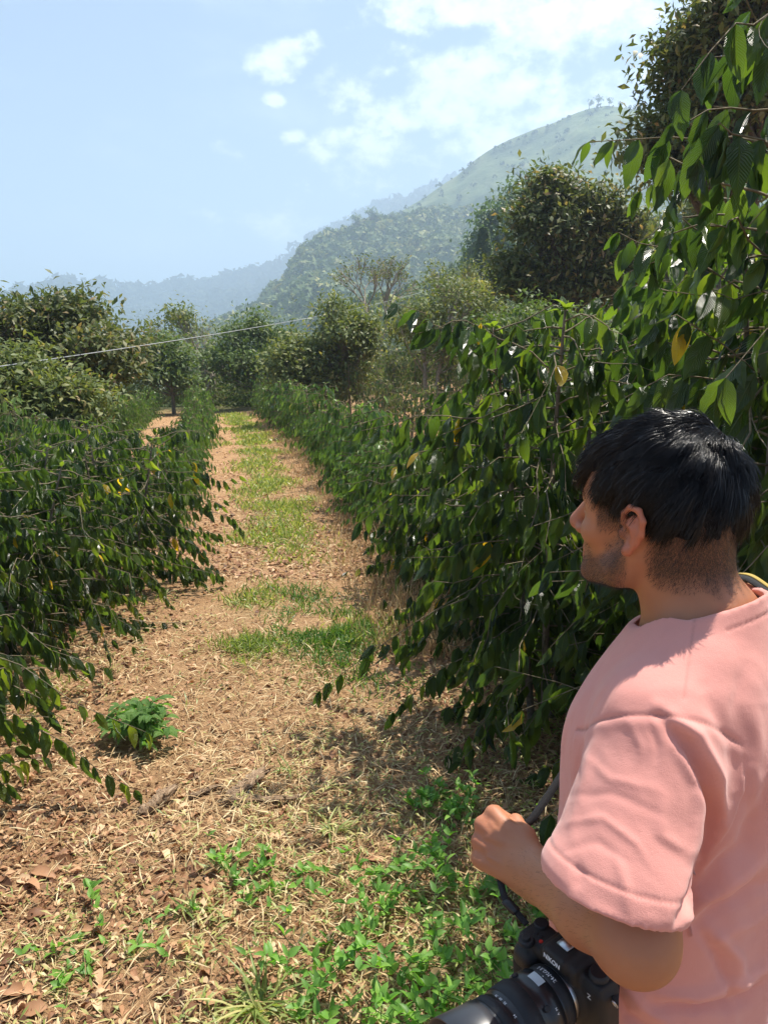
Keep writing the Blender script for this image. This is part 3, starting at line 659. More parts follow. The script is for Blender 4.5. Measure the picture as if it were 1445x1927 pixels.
for x, y, h, rad, sd_, lab in near_left:
    coffee_bush(sd_, h*.95, rad, 3, 120, .118, 6 if y < 5 else 4, lab, put(x-.025*y+.10*(y > 5)-.17*(y < 4.5), y), group=NB, bare=.05)
near_right = [(1.18, 1.98, 2.75, .72, 920, 3, 80, 'tall coffee bush reaching in from the right edge with the largest leaves'),
              (.80, 3.36, 2.08, .82, 921, 3, 90, 'big coffee bush right of the path, its bare trunk standing on brown leaves'),
              (1.42, 2.45, 2.55, .85, 922, 3, 85, 'tallest coffee bush, its big leaves reaching over the head of the person'),
              (1.65, 3.55, 2.35, .9, 923, 3, 80, 'tall coffee bush right behind the head of the person'),
              (.86, 4.5, 1.66, .72, 924, 2, 100, 'mid sized coffee bush right behind the big one beside the path'),
              (.50, 5.7, 1.34, .62, 925, 2, 110, 'coffee bush leaning out where the right row narrows'),
              (1.25, 5.0, 1.9, .9, 926, 3, 80, 'coffee bush in the second line behind the big right bush'),
              (2.3, 4.6, 2.5, .95, 927, 3, 75, 'tall coffee bush near the right edge behind the tallest one'),
              (2.35, 2.9, 2.7, .85, 928, 3, 70, 'coffee bush cut by the right edge of the photo'),
              (1.0, 6.4, 1.6, .85, 929, 2, 90, 'coffee bush in the middle of the right thicket'),
              (2.2, 6.6, 2.1, .95, 930, 3, 75, 'coffee bush far back in the right thicket below the big olive tree')]
for x, y, h, rad, sd_, ns, dn, lab in near_right:
    coffee_bush(sd_, h, rad, ns, dn*1.05, .140, 6 if y < 4.4 else 4, lab, put(x, y), group=NB, bare=.17)

# prototypes for the rows further off
def proto(seed, h, rad, lsize, nv, mat, dens, bare=.15, legg=0.0, nst=2):
    st, br, lf = coffee_mesh(seed, h, rad, nst, dens, lsize, nv, bare=bare, near=False, legg=legg, sides=4)
    return (st.mesh('stem', M_BARK), br.mesh('branches', M_TWIG), lf.mesh('foliage', mat))
def place(pr, label, loc, rz, sc, group):
    r = empty('coffee_bush', loc, rz); r.scale = sc; tag(r, label, 'bush', group)
    for nm, me in zip(('stem', 'branches', 'foliage'), pr):
        o = bpy.data.objects.new(nm, me); C.objects.link(o); o.parent = r
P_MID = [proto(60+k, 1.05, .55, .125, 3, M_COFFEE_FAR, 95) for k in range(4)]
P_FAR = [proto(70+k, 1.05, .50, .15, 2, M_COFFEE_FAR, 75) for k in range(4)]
P_LEG = [proto(80+k, 1.35, .38, .12, 2, M_COFFEE_DRY, 42, .2, .25, 3) for k in range(5)]
ORD = ['first', 'second', 'third', 'fourth', 'fifth', 'sixth', 'seventh', 'eighth', 'ninth', 'tenth', 'eleventh', 'twelfth', 'thirteenth', 'fourteenth', 'fifteenth', 'sixteenth', 'seventeenth', 'eighteenth', 'nineteenth',
       'twentieth', 'twenty first', 'twenty second', 'twenty third', 'twenty fourth', 'twenty fifth', 'twenty sixth', 'twenty seventh', 'twenty eighth', 'twenty ninth', 'thirtieth', 'thirty first', 'thirty second', 'thirty third', 'thirty fourth', 'thirty fifth']
rsr = np.random.RandomState(77)
def row(off, y0, y1, step, group, word, protos, hs=1.0, ws=1.0, jit=.12, far_from=13):
    y = y0; k = 0
    while y < y1:
        x = float(pc(y))+off+rsr.randn()*jit*.6
        pr = protos[rsr.randint(len(protos))] if protos is not None else (P_MID if y < far_from else P_FAR)[rsr.randint(4)]
        s = 1+.13*rsr.randn(); s = min(1.25, max(.75, s))
        place(pr, f'{word}, {ORD[k]} from its near end', (x, y, Hs(x, y)), rsr.rand()*6.28, (s*ws, s*ws, s*hs*(1+.1*rsr.randn())), group)
        y += step*(.85+.3*rsr.rand()); k += 1
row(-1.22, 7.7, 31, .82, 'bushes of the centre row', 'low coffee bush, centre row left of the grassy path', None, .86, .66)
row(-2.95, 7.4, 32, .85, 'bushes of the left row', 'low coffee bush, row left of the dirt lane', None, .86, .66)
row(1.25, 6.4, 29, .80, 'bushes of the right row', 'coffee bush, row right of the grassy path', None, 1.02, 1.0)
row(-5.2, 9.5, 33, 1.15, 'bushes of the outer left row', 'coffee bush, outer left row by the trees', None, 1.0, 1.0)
for k, (off, y0) in enumerate([(3.3, 9.), (5.0, 10.), (6.8, 11.5), (8.8, 13.), (10.8, 14.)]):
    row(off, y0, 33, 1.25, 'leggy bushes on the slope', 'leggy half bare coffee bush, %s slope row' % ORD[k], P_LEG, 1.0, 1.1, .25)

# wild shrubs that close the view beyond the rows
rq = np.random.RandomState(5)
P_WILD = [proto(95+k, 1.5, .95, .2, 2, (M_OLIVE, M_MIDTREE, M_COFFEE_DRY)[k], 70, .02) for k in range(3)]
k = 0
for px in (150, 205, 262, 300, 340, 375, 405, 430, 470, 520, 566, 610, 655, 700, 752, 800, 850, 905):
    y = 32+3.5*rq.rand(); x = at(px, 760, y).x; r = 1+.5*rq.rand()
    place(P_WILD[rq.randint(3)], 'wild shrub closing the far end of the field, %s from the left' % ORD[k], (x, y, Hs(x, y)), rq.rand()*6, (r*1.2, r*1.2, r*(.6+.3*rq.rand())), 'wild shrubs behind the rows'); k += 1
# ------------------------------------------------------------------ ground cover close by
M_STRAW = leaf_mat('straw', [(0, G(.20, .115, .055)), (.3, G(.44, .29, .145)), (.75, G(.66, .49, .27)), (1, G(.80, .68, .42))], (1.1, 1.0, .8), .7, .18, spec=.25)
M_DEAD = leaf_mat('dead_leaf', [(0, G(.085, .040, .022)), (.35, G(.27, .13, .065)), (.75, G(.50, .28, .15)), (1, G(.68, .50, .30))], (1.3, .9, .5), .6, .12, spec=.3)
M_GRASS = leaf_mat('green_grass', [(0, G(.10, .16, .04)), (.4, G(.22, .29, .075)), (.75, G(.42, .42, .15)), (1, G(.60, .52, .26))], (1.7, 1.9, .7), .45, .35)
M_GRASS2 = leaf_mat('fresh_grass', [(0, G(.05, .11, .025)), (.5, G(.10, .20, .04)), (1, G(.24, .34, .08))], (1.7, 1.9, .7), .45, .35)
M_WEED = leaf_mat('weed_leaf', [(0, G(.09, .20, .04)), (.6, G(.16, .33, .06)), (.97, G(.27, .45, .09)), (1, YEL)], (1.9, 2.2, .7), .5, .38)
M_HERB = leaf_mat('herb_leaf', [(0, G(.15, .30, .08)), (1, G(.27, .45, .13))], (1.5, 1.8, .7), .45, .32, True)
M_SOIL2 = plain('log_wood', (.26, .18, .12), .9)
rc = np.random.RandomState(42)
def field(n, y0, y1, p=1.3, xr=None):
    """points over the wedge of ground in view, denser close by"""
    u = rc.rand(n); e = 1-p
    y = (y0**e+u*(y1**e-y0**e))**(1/e)
    x = (rc.rand(n)*2-1)*(.58*y+.45)
    return x, y
def inpath(x, y): return np.exp(-((x-pc(y))/.9)**2)

def flat_scatter(name, mat, x, y, L, asp, up, nv, droop, fold, lift, label, cat, r=None, tilt=.25, wave=0.0, halves=False):
    n = len(x); a = rc.rand(n)*6.283
    d = np.stack([np.cos(a), np.sin(a), up+tilt*rc.randn(n)], 1); uu = np.stack([rc.randn(n)*.45, rc.randn(n)*.45, np.ones(n)], 1)
    pos = np.stack([x, y, H(x, y)+lift*rc.rand(n)], 1); mb = MB()
    leaves(mb, pos, d, uu, L, L*asp, nv, droop, fold, wave=wave, r=r, halves=halves, rs=rc)
    o = mb.build(name, mat, smooth_=halves); tag(o, label, cat, kind='stuff'); return o
# straw lying everywhere
x, y = field(150000, 1.25, 13, 1.55)
cl = fbm2(x, y, 2.6, 5, 4)+.3*fbm2(x, y, 9, 6, 3); k = rc.rand(len(x)) < np.clip(.62+.55*cl-.45*smooth(.5, 1.2, np.abs(x-pc(y)))*0, .10, 1)
k &= rc.rand(len(x)) > .55*np.exp(-(((x+1.15)/.4)**2+((y-3.2)/1.1)**2))
x, y = x[k], y[k]
flat_scatter('dry_grass', M_STRAW, x, y, (.035+.075*rc.rand(len(x)))*(1+.05*y), .045, .22, 2, .5, .1, .02, 'matted dry straw and grass covering the reddish path', 'dry grass', tilt=.45)
# standing dry stalks along the foot of the right row
n = 11000; y = 4.2+22*rc.rand(n)**1.4; x = pc(y)+.92+.25*rc.randn(n)
mb = MB(); pos = np.stack([x, y, H(x, y)], 1); d = np.stack([.35*rc.randn(n), .35*rc.randn(n), np.ones(n)], 1)
leaves(mb, pos, d, rc.randn(n, 3), .05+.20*rc.rand(n)**1.5, .006, 2, .3, .1, halves=False, rs=rc); o = mb.build('dry_stalks', M_STRAW); tag(o, 'standing dry brown stalks along the foot of the right row', 'dry grass', kind='stuff')
# fallen coffee leaves
x, y = field(15000, 1.25, 9, 1.5)
w = .22+1.0*smooth(.45, .95, np.abs(x-pc(y)))+.9*np.exp(-(((x+.95)/.45)**2+((y-2.35)/.5)**2)); w *= .35+.6*(fbm2(x, y, 2.2, 8, 3) > -.1)
k = rc.rand(len(x)) < w; x, y = x[k], y[k]
flat_scatter('fallen_leaves', M_DEAD, x, y, .028+.060*rc.rand(len(x))**2, .42, .15, 4, 1.0, .55, .018, 'curled brown leaves fallen on the soil under the bushes', 'leaf litter', tilt=.35, wave=.10, halves=True)
x, y = field(60000, 1.25, 9, 1.5); 
w = .35+.65*smooth(.4, .9, np.abs(x-pc(y))); k = rc.rand(len(x)) < w; x, y = x[k], y[k]
flat_scatter('leaf_crumbs', M_DEAD, x, y, .012+.026*rc.rand(len(x)), .5, .2, 2, .7, .4, .01, 'small crumbs of broken dead leaves strewn over the soil', 'leaf litter', tilt=.5)
x, y = field(45000, 6, 30, 1.3); k = np.abs(x-pc(y)) < 4.5; x, y = x[k], y[k]
flat_scatter('far_leaf_crumbs', M_DEAD, x, y, .03+.05*rc.rand(len(x)), .45, .2, 2, .7, .4, .015, 'dry leaf crumbs strewn along the far part of the path', 'leaf litter', tilt=.5)
# green grass where the path is green
x = []; y = []
yy = 3.2+24*rc.rand(150000)**1.5; xx = pc(yy)+(rc.rand(len(yy))*2-1)*1.5
g = greenness(xx, yy)+.45*fbm2(xx, yy, 3.2, 15, 4); k = (rc.rand(len(yy)) < np.clip(g*.80-.28, 0, 1)); xx, yy = xx[k], yy[k]
n = len(xx); mb = MB(); pos = np.stack([xx, yy, H(xx, yy)], 1); d = np.stack([.6*rc.randn(n), .6*rc.randn(n), np.ones(n)], 1)
leaves(mb, pos, d, rc.randn(n, 3), (.03+.06*rc.rand(n))*(1+.04*yy), .006+.0012*yy, 2, .6, .1, r=np.clip(.15+.75*rc.rand(n), 0, 1), halves=False, rs=rc)
o = mb.build('green_grass', M_GRASS); tag(o, 'short green grass along the middle of the path', 'grass', kind='stuff')
for k_, (gx, gy, sx, sy, nb_) in enumerate([(-.34, 4.65, .17, .20, 2900), (-.86, 4.40, .11, .08, 900), (-.75, 5.4, .20, .22, 900), (-.10, 4.1, .22, .22, 900)]):
    xx = gx+sx*rc.randn(nb_); yy = gy+sy*rc.randn(nb_); g = fbm2(xx, yy, 6, 31, 3); k = g > -.35; xx, yy = xx[k], yy[k]; n = len(xx); mb = MB()
    d = np.stack([.55*rc.randn(n), .55*rc.randn(n), np.ones(n)], 1)
    leaves(mb, np.stack([xx, yy, H(xx, yy)], 1), d, rc.randn(n, 3), .03+.075*rc.rand(n), .0075, 3, .7, .2, r=.75*rc.rand(n), halves=False, rs=rc)
    o = mb.build('grass_patch', M_GRASS2 if k_ != 1 else M_GRASS); tag(o, ['dense green grass patch at the edge of the right bush shade', 'bright green grass patch left of the dense one', 'thin green grass further up the path', 'sparse grass between the dense patch and the big bush'][k_], 'grass', kind='stuff')
# thin mixed grass near the camera: sparse seedlings with small pointed leaves
x, y = field(9000, 1.25, 6, 1.4); k = (rc.rand(len(x)) < np.clip(.30+.55*fbm2(x, y, 2.0, 25, 4)+.25*(x > -.6), 0, 1)); x, y = x[k], y[k]
mb = MB()
for q in range(4):
    n = len(x); hh = .02+.07*rc.rand(n); a = rc.rand(n)*6.28
    pos = np.stack([x+.02*rc.randn(n), y+.02*rc.randn(n), H(x, y)+hh*q/4], 1); d = np.stack([np.cos(a), np.sin(a), .5+.5*rc.rand(n)], 1)
    leaves(mb, pos, d, np.stack([.3*rc.randn(n), .3*rc.randn(n), np.ones(n)], 1), .018+.03*rc.rand(n), .006+.003*rc.rand(n), 2, .5, .2, r=np.clip(.3+.7*rc.rand(n), 0, 1), halves=False, rs=rc)
o = mb.build('sparse_weeds', M_GRASS); tag(o, 'thin grass and seedlings poking through the dry straw', 'grass', kind='stuff')

# creeping legume with heart shaped leaves, lower right and strings running left
mb = MB(); stm = MB()
seeds = []
for _ in range(100):
    yy = 1.45+.85*rc.rand()**.9; xx = -.28+.78*rc.rand()
    if (xx < -.05 and yy > 1.95 and rc.rand() < .7) or xx > .60: continue
    seeds.append((xx, yy, .07+.15*rc.rand()))
for _ in range(17): q = rc.rand(); seeds.append((-.32-.62*q+.03*rc.randn(), 2.12-.22*q+.06*rc.randn()+.12*(q < .4), .02+.04*rc.rand()))
for _ in range(16): q = rc.rand(); seeds.append((.18+.22*q, 2.45+.25*rc.rand(), .05+.04*rc.rand()))
for sx, sy, sh in seeds:
    a = rc.rand()*6.28; ln = .10+.14*rc.rand(); m = 7; t = np.linspace(0, 1, m)
    px_ = sx+np.cos(a)*ln*t+.01*rc.randn(m); py_ = sy+np.sin(a)*ln*t+.01*rc.randn(m); pz = H(px_, py_)+sh*np.sin(np.minimum(t*1.5, 1.57))+.005
    P = np.stack([px_, py_, pz], 1); stm.tube(P, .0014, 3, cap=False)
    nn = rc.randint(4, 8); ti = rc.rand(nn)*(m-1); ii = np.minimum(m-2, ti.astype(int)); B = P[ii]+(P[ii+1]-P[ii])*(ti-ii)[:, None]
    for b in B:
        aa = rc.rand()*6.28
        for sgn in (0, 2.6):
            ang = aa+sgn+.4*rc.randn(); d = np.array([[math.cos(ang), math.sin(ang), .5+1.1*rc.rand()]])
            leaves(mb, b[None], d, np.array([[.35*rc.randn(), .35*rc.randn(), 1.]]), .030+.022*rc.rand(), .013+.009*rc.rand(), 4, .35, .45, r=np.array([min(1, .15+.8*rc.rand()+.002)]), rs=rc)
o = mb.build('creeping_legume', [M_WEED], smooth_=True); tag(o, 'bright green creeping plants with small heart shaped leaves beside the camera', 'ground cover', kind='stuff')
o2 = stm.build('legume_stems', M_WEED); o2['kind'] = 'stuff'; o2.parent = o

# the rounded herb
def herb():
    x, y = -1.17, 3.26; root = empty('leafy_herb', put(x, y)); root.scale = (1.3, 1.3, 1.35); tag(root, 'small bright green leafy herb alone at the edge of the leaf litter', 'plant')
    lf = MB(); st = MB(); rs = np.random.RandomState(8)
    for k in range(34):
        a = rs.rand()*6.28; l = .06+.13*rs.rand(); top = np.array([math.cos(a)*l*.85, math.sin(a)*l*.7, .05+.12*rs.rand()*(1.3-l/.2)]); p = bez(np.zeros(3), top*[.3, .3, 1.1], top, 6); st.tube(p, .003, 4)
        for q in range(8):
            b = p[2+min(3, q//2)]; aa = rs.rand()*6.28; d = np.array([[math.cos(aa)+math.cos(a)*.5, math.sin(aa)+math.sin(a)*.5, .25+.3*rs.rand()]])
            L = .040+.032*rs.rand(); leaves(lf, b[None], d*[[1, 1, 1.6]], np.array([[0, 0, 1.]])+.4*rs.randn(1, 3), L, L*.36, 6, .8, .35, wave=.05, rs=rs)
    st.build('stem', M_WEED, root); lf.build('foliage', M_HERB, root)
herb()
# long bladed grass tufts
for k, (x, y, n, L, lab) in enumerate([(-.36, 1.72, 60, .20, 'long bladed green grass tuft at the bottom edge of the photo'), (-.20, 2.50, 26, .13, 'small grass tuft with arching blades below the grey log'),
                                       (-.62, 2.10, 14, .13, 'thin pale grass tuft left of the creeping plants'), (-.42, 2.95, 14, .11, 'little grass tuft beside the end of the grey log'), (-.95, 9.6, 60, .22, 'dark green grass clump in the middle of the far path')]):
    root = tag(empty('grass_tuft', put(x, y)), lab, 'grass tuft', 'grass tufts'); mb = MB(); rs = np.random.RandomState(90+k); a = rs.rand(n)*6.28
    d = np.stack([np.cos(a)*.8, np.sin(a)*.8, .5+.7*rs.rand(n)], 1)
    leaves(mb, np.stack([.02*rs.randn(n), .02*rs.randn(n), 0*a], 1), d, np.tile([0, 0, 1.], (n, 1))+.3*rs.randn(n, 3), L*(.5+.6*rs.rand(n)), .008, 5, .75, .4, r=.2+.8*rs.rand(n), rs=rs)
    mb.build('blades', M_GRASS, root)

# pieces of rotten wood
def wood_mat():
    m, t, o = new_mat('weathered_wood'); p = N(t, 'ShaderNodeBsdfPrincipled'); p.inputs['Roughness'].default_value = .9
    uvn = N(t, 'ShaderNodeUVMap'); mp = N(t, 'ShaderNodeMapping'); t.links.new(uvn.outputs[0], mp.inputs[0]); mp.inputs['Scale'].default_value = (14, 9, 1)
    n = tnoise(t, 2.2, 6, .65, mp.outputs[0])
    t.links.new(ramp(t, n, [(.3, (.08, .045, .028)), (.5, (.34, .22, .13)), (.7, (.60, .46, .31))]), p.inputs['Base Color']); t.links.new(bump(t, n, 1., .012), p.inputs['Normal'])
    t.links.new(p.outputs[0], o.inputs[0]); return m
M_WOOD = wood_mat()
def log(name, label, a, b, r0, r1, seed, group='broken wood on the soil', flat=.55):
    rs = np.random.RandomState(seed); a = np.array(a, float); b = np.array(b, float); n = 22; sd_ = 18
    root = empty(name, tuple(a)); tag(root, label, 'wood', group); d = b-a; t = np.linspace(0, 1, n)
    P = a[None]*0+d*t[:, None]+np.cumsum(rs.randn(n, 3)*.004, 0)*[1, 1, .3]; T = nrm(d); S = nrm(np.cross(T, [0, 0, 1.])); U = np.cross(S, T)
    an = np.linspace(0, 6.283, sd_, endpoint=False); ph = rs.rand(3)*6
    rr = (r0+(r1-r0)*t)[:, None]*(1+.22*np.sin(an*2+ph[0])[None]+.14*np.sin(an*5+ph[1])[None]+.16*rs.rand(n, sd_))*np.minimum(1, .45+3*np.minimum(t, 1-t))[:, None]
    V = P[:, None]+rr[..., None]*(np.cos(an)[None, :, None]*S+flat*np.sin(an)[None, :, None]*U)+T*(rs.rand(n, sd_)*.02*np.where((t < .05) | (t > .95), 2.2, .3)[:, None])[..., None]
    i, j = np.meshgrid(np.arange(n-1), np.arange(sd_), indexing='ij'); j2 = (j+1) % sd_
    q = np.stack([i*sd_+j, i*sd_+j2, (i+1)*sd_+j2, (i+1)*sd_+j], -1).reshape(-1, 4)
    uv = np.stack(np.broadcast_arrays(an[None]/6.28, t[:, None]), -1).reshape(-1, 2)
    v = np.vstack([V.reshape(-1, 3), P[0]-T*0+0, P[-1]]); uv = np.vstack([uv, [0, 0], [0, 1]]); jj = np.arange(sd_); m0 = n*sd_
    tt = np.vstack([np.stack([(jj+1) % sd_, jj, np.full(sd_, m0)], 1), np.stack([(n-1)*sd_+jj, (n-1)*sd_+(jj+1) % sd_, np.full(sd_, m0+1)], 1)])
    mb = MB(); mb.add(v, q, tt, uv); V2 = mb.v[0]; mb.v[0] = (V2+nrm(V2-np.repeat(P, sd_, 0)[:1]*0-np.vstack([np.repeat(P, sd_, 0), P[0], P[-1]]))*(r0*.9*(rs.rand(len(V2), 1)-.5))).astype(np.float32); mb.build('wood', M_WOOD, root, smooth_=False)
def gp(px, py, h=.02):
    """ground point seen at a photo pixel"""
    y = 3.
    for _ in range(40):
        d = pix_dir(px, py); x = d[0]/d[1]*y; y = y*.5+.5*(CAM_H-Hs(x, y)-h)*d[1]/(-d[2])
    x = d[0]/d[1]*y; return (x, y, Hs(x, y)+h)
log('broken_log', 'chunk of split brown wood with a square broken end, on the litter', gp(252, 1535), gp(322, 1492, .05), .016, .030, 1, flat=.8)
log('broken_log', 'long pale weathered log half sunk in dry grass', gp(418, 1500), gp(500, 1452, .04), .018, .028, 2)
log('broken_log', 'dark charred stick lying across the lower end of the pale log', gp(400, 1508), gp(560, 1492, .03), .012, .016, 3)
log('broken_log', 'thin dark stick left of the pale log', gp(352, 1500), gp(402, 1484, .02), .010, .012, 4)
# individual big dry leaves near the lower edge
for k, (px, py, s, lab) in enumerate([(90, 1895, .10, 'big reddish dry leaf in the bottom left corner'), (405, 1888, .09, 'big tan dry leaf beside the long bladed grass tuft'), (62, 1868, .08, 'curled reddish dry leaf above the bottom left one'),
                                      (150, 1790, .075, 'dry brown leaf curled upright left of the weeds'), (60, 1640, .10, 'long pale dry leaf on the left litter'), (97, 1800, .08, 'folded orange brown leaf near the left edge')]):
    p = gp(px, py); mb = MB(); rs = np.random.RandomState(k); a = rs.rand()*6.28
    leaves(mb, np.zeros((1, 3)), np.array([[math.cos(a), math.sin(a), .2]]), np.array([[.2, -.3, 1.]]), s, s*.42, 8, .5, .4, wave=.08, r=np.array([.55+.1*k % .4]), rs=rs)
    o = mb.build('dry_leaf', M_DEAD); o.location = p; tag(o, lab, 'leaf', 'large dry leaves lying singly')
# the overhead wire
a = at(-60, 690, 9.0); b = at(225, 632, 16.); c_ = at(905, 506, 60); mb = MB()
A = np.array([-0.9, .35, 0])
p0 = np.array(at(-400, 745, 8.0)); p1 = np.array(at(905, 506, 62)); t = np.linspace(0, 1, 80)[:, None]
P = p0*(1-t)+p1*t; P[:, 2] -= 4*1.15*(t*(1-t))[:, 0]*.55
mb.tube(P, .0075, 6); o = mb.build('power_cable', plain('cable_grey', (.42, .43, .44), .7)); tag(o, 'pale overhead cable strung across the left trees toward the hill', 'cable')
# ------------------------------------------------------------------ signed distance modelling for the person
class Grid:
    def __init__(s, xs, ys, zs):
        s.ax = [np.asarray(a, np.float32) for a in (xs, ys, zs)]; s.f = np.full([len(a) for a in s.ax], .5, np.float32)
    def block(s, lo, hi):
        sl = [slice(max(0, np.searchsorted(a, l)-1), min(len(a), np.searchsorted(a, h)+1)) for a, l, h in zip(s.ax, lo, hi)]
        if any(q.stop-q.start < 2 for q in sl): return None, None
        X = s.ax[0][sl[0]][:, None, None]; Y = s.ax[1][sl[1]][None, :, None]; Z = s.ax[2][sl[2]][None, None, :]
        return tuple(sl), (X, Y, Z)
    def _apply(s, sl, d, k, op):
        a = s.f[sl]
        if op == 'add':
            if k > 0:
                h = np.clip(.5+.5*(a-d)/k, 0, 1); s.f[sl] = a*(1-h)+d*h-k*h*(1-h)
            else: s.f[sl] = np.minimum(a, d)
        else:
            if k > 0:
                h = np.clip(.5-.5*(a+d)/k, 0, 1); s.f[sl] = a*(1-h)-d*h+k*h*(1-h)
            else: s.f[sl] = np.maximum(a, -d)
    def cone(s, a, b, ra, rb, k=.01, op='add', flat=None):
        """tapered capsule; flat=(normal, factor) squashes it along a direction"""
        a = np.array(a, np.float32); b = np.array(b, np.float32); m = max(ra, rb)+max(k, .004)*2.2
        sl, P = s.block(np.minimum(a, b)-m, np.maximum(a, b)+m)
        if sl is None: return
        ab = b-a; L2 = float(ab@ab)+1e-9
        px, py, pz = P[0]-a[0], P[1]-a[1], P[2]-a[2]
        t = np.clip((px*ab[0]+py*ab[1]+pz*ab[2])/L2, 0, 1)
        dx, dy, dz = px-t*ab[0], py-t*ab[1], pz-t*ab[2]
        if flat is not None:
            n, fac = np.array(flat[0], np.float32), flat[1]; n = n/np.linalg.norm(n)
            c = dx*n[0]+dy*n[1]+dz*n[2]; q = dx*dx+dy*dy+dz*dz-c*c+(c/fac)**2
            d = (np.sqrt(q)-(ra+(rb-ra)*t))*(fac*.5+.5)
        else: d = np.sqrt(dx*dx+dy*dy+dz*dz)-(ra+(rb-ra)*t)
        s._apply(sl, d, k, op)
    def ell(s, c, r, k=.01, op='add', rot=None):
        c = np.array(c, np.float32); r = np.array(r, np.float32); m = float(r.max())+max(k, .004)*2.2
        mm = (r+max(k, .004)*2.2) if rot is None else np.array([m, m, m])
        sl, P = s.block(c-mm, c+mm)
        if sl is None: return
        x, y, z = P[0]-c[0], P[1]-c[1], P[2]-c[2]
        if rot is not None:
            M = np.array(rot, np.float32); x, y, z = (x*M[0, 0]+y*M[1, 0]+z*M[2, 0]), (x*M[0, 1]+y*M[1, 1]+z*M[2, 1]), (x*M[0, 2]+y*M[1, 2]+z*M[2, 2])
        k0 = np.sqrt((x/r[0])**2+(y/r[1])**2+(z/r[2])**2); k1 = np.sqrt((x/r[0]**2)**2+(y/r[1]**2)**2+(z/r[2]**2)**2)
        s._apply(sl, k0*(k0-1)/(k1+1e-6), k, op)
    def plane_cut(s, p, n):                    # keep the side the normal points away from
        n = np.array(n, float); n = n/np.linalg.norm(n); X, Y, Z = s.ax[0][:, None, None], s.ax[1][None, :, None], s.ax[2][None, None, :]
        s.f = np.maximum(s.f, ((X-p[0])*n[0]+(Y-p[1])*n[1]+(Z-p[2])*n[2]).astype(np.float32))

def surface_nets(g, level=0.0, relax=2):
    f = g.f-level; xs, ys, zs = g.ax; nx, ny, nz = f.shape; ins = f < 0
    c = np.zeros((nx-1, ny-1, nz-1), np.uint8)
    for i in (0, 1):
        for j in (0, 1):
            for k in (0, 1): c += ins[i:nx-1+i, j:ny-1+j, k:nz-1+k]
    cells = np.argwhere((c > 0) & (c < 8)); n = len(cells)
    idx = np.full(c.shape, -1, np.int32); idx[cells[:, 0], cells[:, 1], cells[:, 2]] = np.arange(n)
    acc = np.zeros((n, 3)); cnt = np.zeros(n)
    corners = [(i, j, k) for i in (0, 1) for j in (0, 1) for k in (0, 1)]
    A = [xs, ys, zs]
    for a in corners:
        for ax in range(3):
            if a[ax]: continue
            b = list(a); b[ax] = 1
            ia = cells+a; ib = cells+b
            fa = f[ia[:, 0], ia[:, 1], ia[:, 2]]; fb = f[ib[:, 0], ib[:, 1], ib[:, 2]]
            m = (fa < 0) != (fb < 0); t = np.where(m, fa/(fa-fb+1e-20), 0)
            pa = np.stack([A[q][ia[:, q]] for q in range(3)], 1); pb = np.stack([A[q][ib[:, q]] for q in range(3)], 1)
            acc += np.where(m[:, None], pa+(pb-pa)*t[:, None], 0); cnt += m
    V = acc/cnt[:, None]; quads = []
    for ax in range(3):
        o = [q for q in range(3) if q != ax]
        s0 = [slice(None)]*3; s1 = [slice(None)]*3; s0[ax] = slice(0, -1); s1[ax] = slice(1, None)
        e = ins[tuple(s0)] != ins[tuple(s1)]
        E = np.argwhere(e); ok = (E[:, o[0]] > 0) & (E[:, o[1]] > 0) & (E[:, o[0]] < f.shape[o[0]]-1) & (E[:, o[1]] < f.shape[o[1]]-1); E = E[ok]
        flip = ins[tuple(E.T)]
        def cid(d0, d1):
            Q = E.copy(); Q[:, o[0]] += d0; Q[:, o[1]] += d1; return idx[Q[:, 0], Q[:, 1], Q[:, 2]]
        q = np.stack([cid(-1, -1), cid(0, -1), cid(0, 0), cid(-1, 0)], 1)
        if ax == 1: flip = ~flip
        q[~flip] = q[~flip][:, ::-1]; quads.append(q)
    Q = np.concatenate(quads); Q = Q[(Q >= 0).all(1)]
    for _ in range(relax): V = laplace(V, Q, .5)
    return V, Q
def laplace(V, Q, a):
    S = np.zeros_like(V); c = np.zeros(len(V))
    for i in range(4):
        for j in ((i+1) % 4,):
            np.add.at(S, Q[:, i], V[Q[:, j]]); np.add.at(S, Q[:, j], V[Q[:, i]]); np.add.at(c, Q[:, i], 1); np.add.at(c, Q[:, j], 1)
    return V*(1-a)+a*S/np.maximum(c, 1)[:, None]
def vnormals(V, Q):
    n = np.cross(V[Q[:, 2]]-V[Q[:, 0]], V[Q[:, 3]]-V[Q[:, 1]]); N_ = np.zeros_like(V)
    for i in range(4): np.add.at(N_, Q[:, i], n)
    return nrm(N_)
def arr(*segs):
    out = []
    for a, b, st in segs: out.append(np.arange(a, b, st))
    return np.unique(np.round(np.concatenate(out), 5))

# ------------------------------------------------------------------ the person: frame and pose
PX, PY, YAW = .435, .965, R(44)
PZ = Hs(PX, PY)
cY, sY = math.cos(YAW), math.sin(YAW)
def loc(w):                                     # world -> person's own frame (x right, y forward, z up)
    dx, dy = w[0]-PX, w[1]-PY; return np.array([dx*cY+dy*sY, -dx*sY+dy*cY, w[2]-PZ])
def wdir(v): return np.array([v[0]*cY+v[1]*sY, -v[0]*sY+v[1]*cY, v[2]])
def rayp(px, py, t):                            # world point at camera depth t
    d = pix_dir(px, py); return np.array([d[0]*t, d[1]*t, CAM_H+d[2]*t])
SH = loc(rayp(1232, 1358, .90)); EL = loc(rayp(1195, 1768, .825)); WR = loc(rayp(1000, 1640, 1.05)); 
KN = loc(rayp(912, 1572, 1.115))
HD = wdir([0, 0, 0])
hh = nrm(KN-WR); vv = nrm(loc(np.array([0, 0, CAM_H]))-KN); nn = nrm(vv-(vv@hh)*hh)
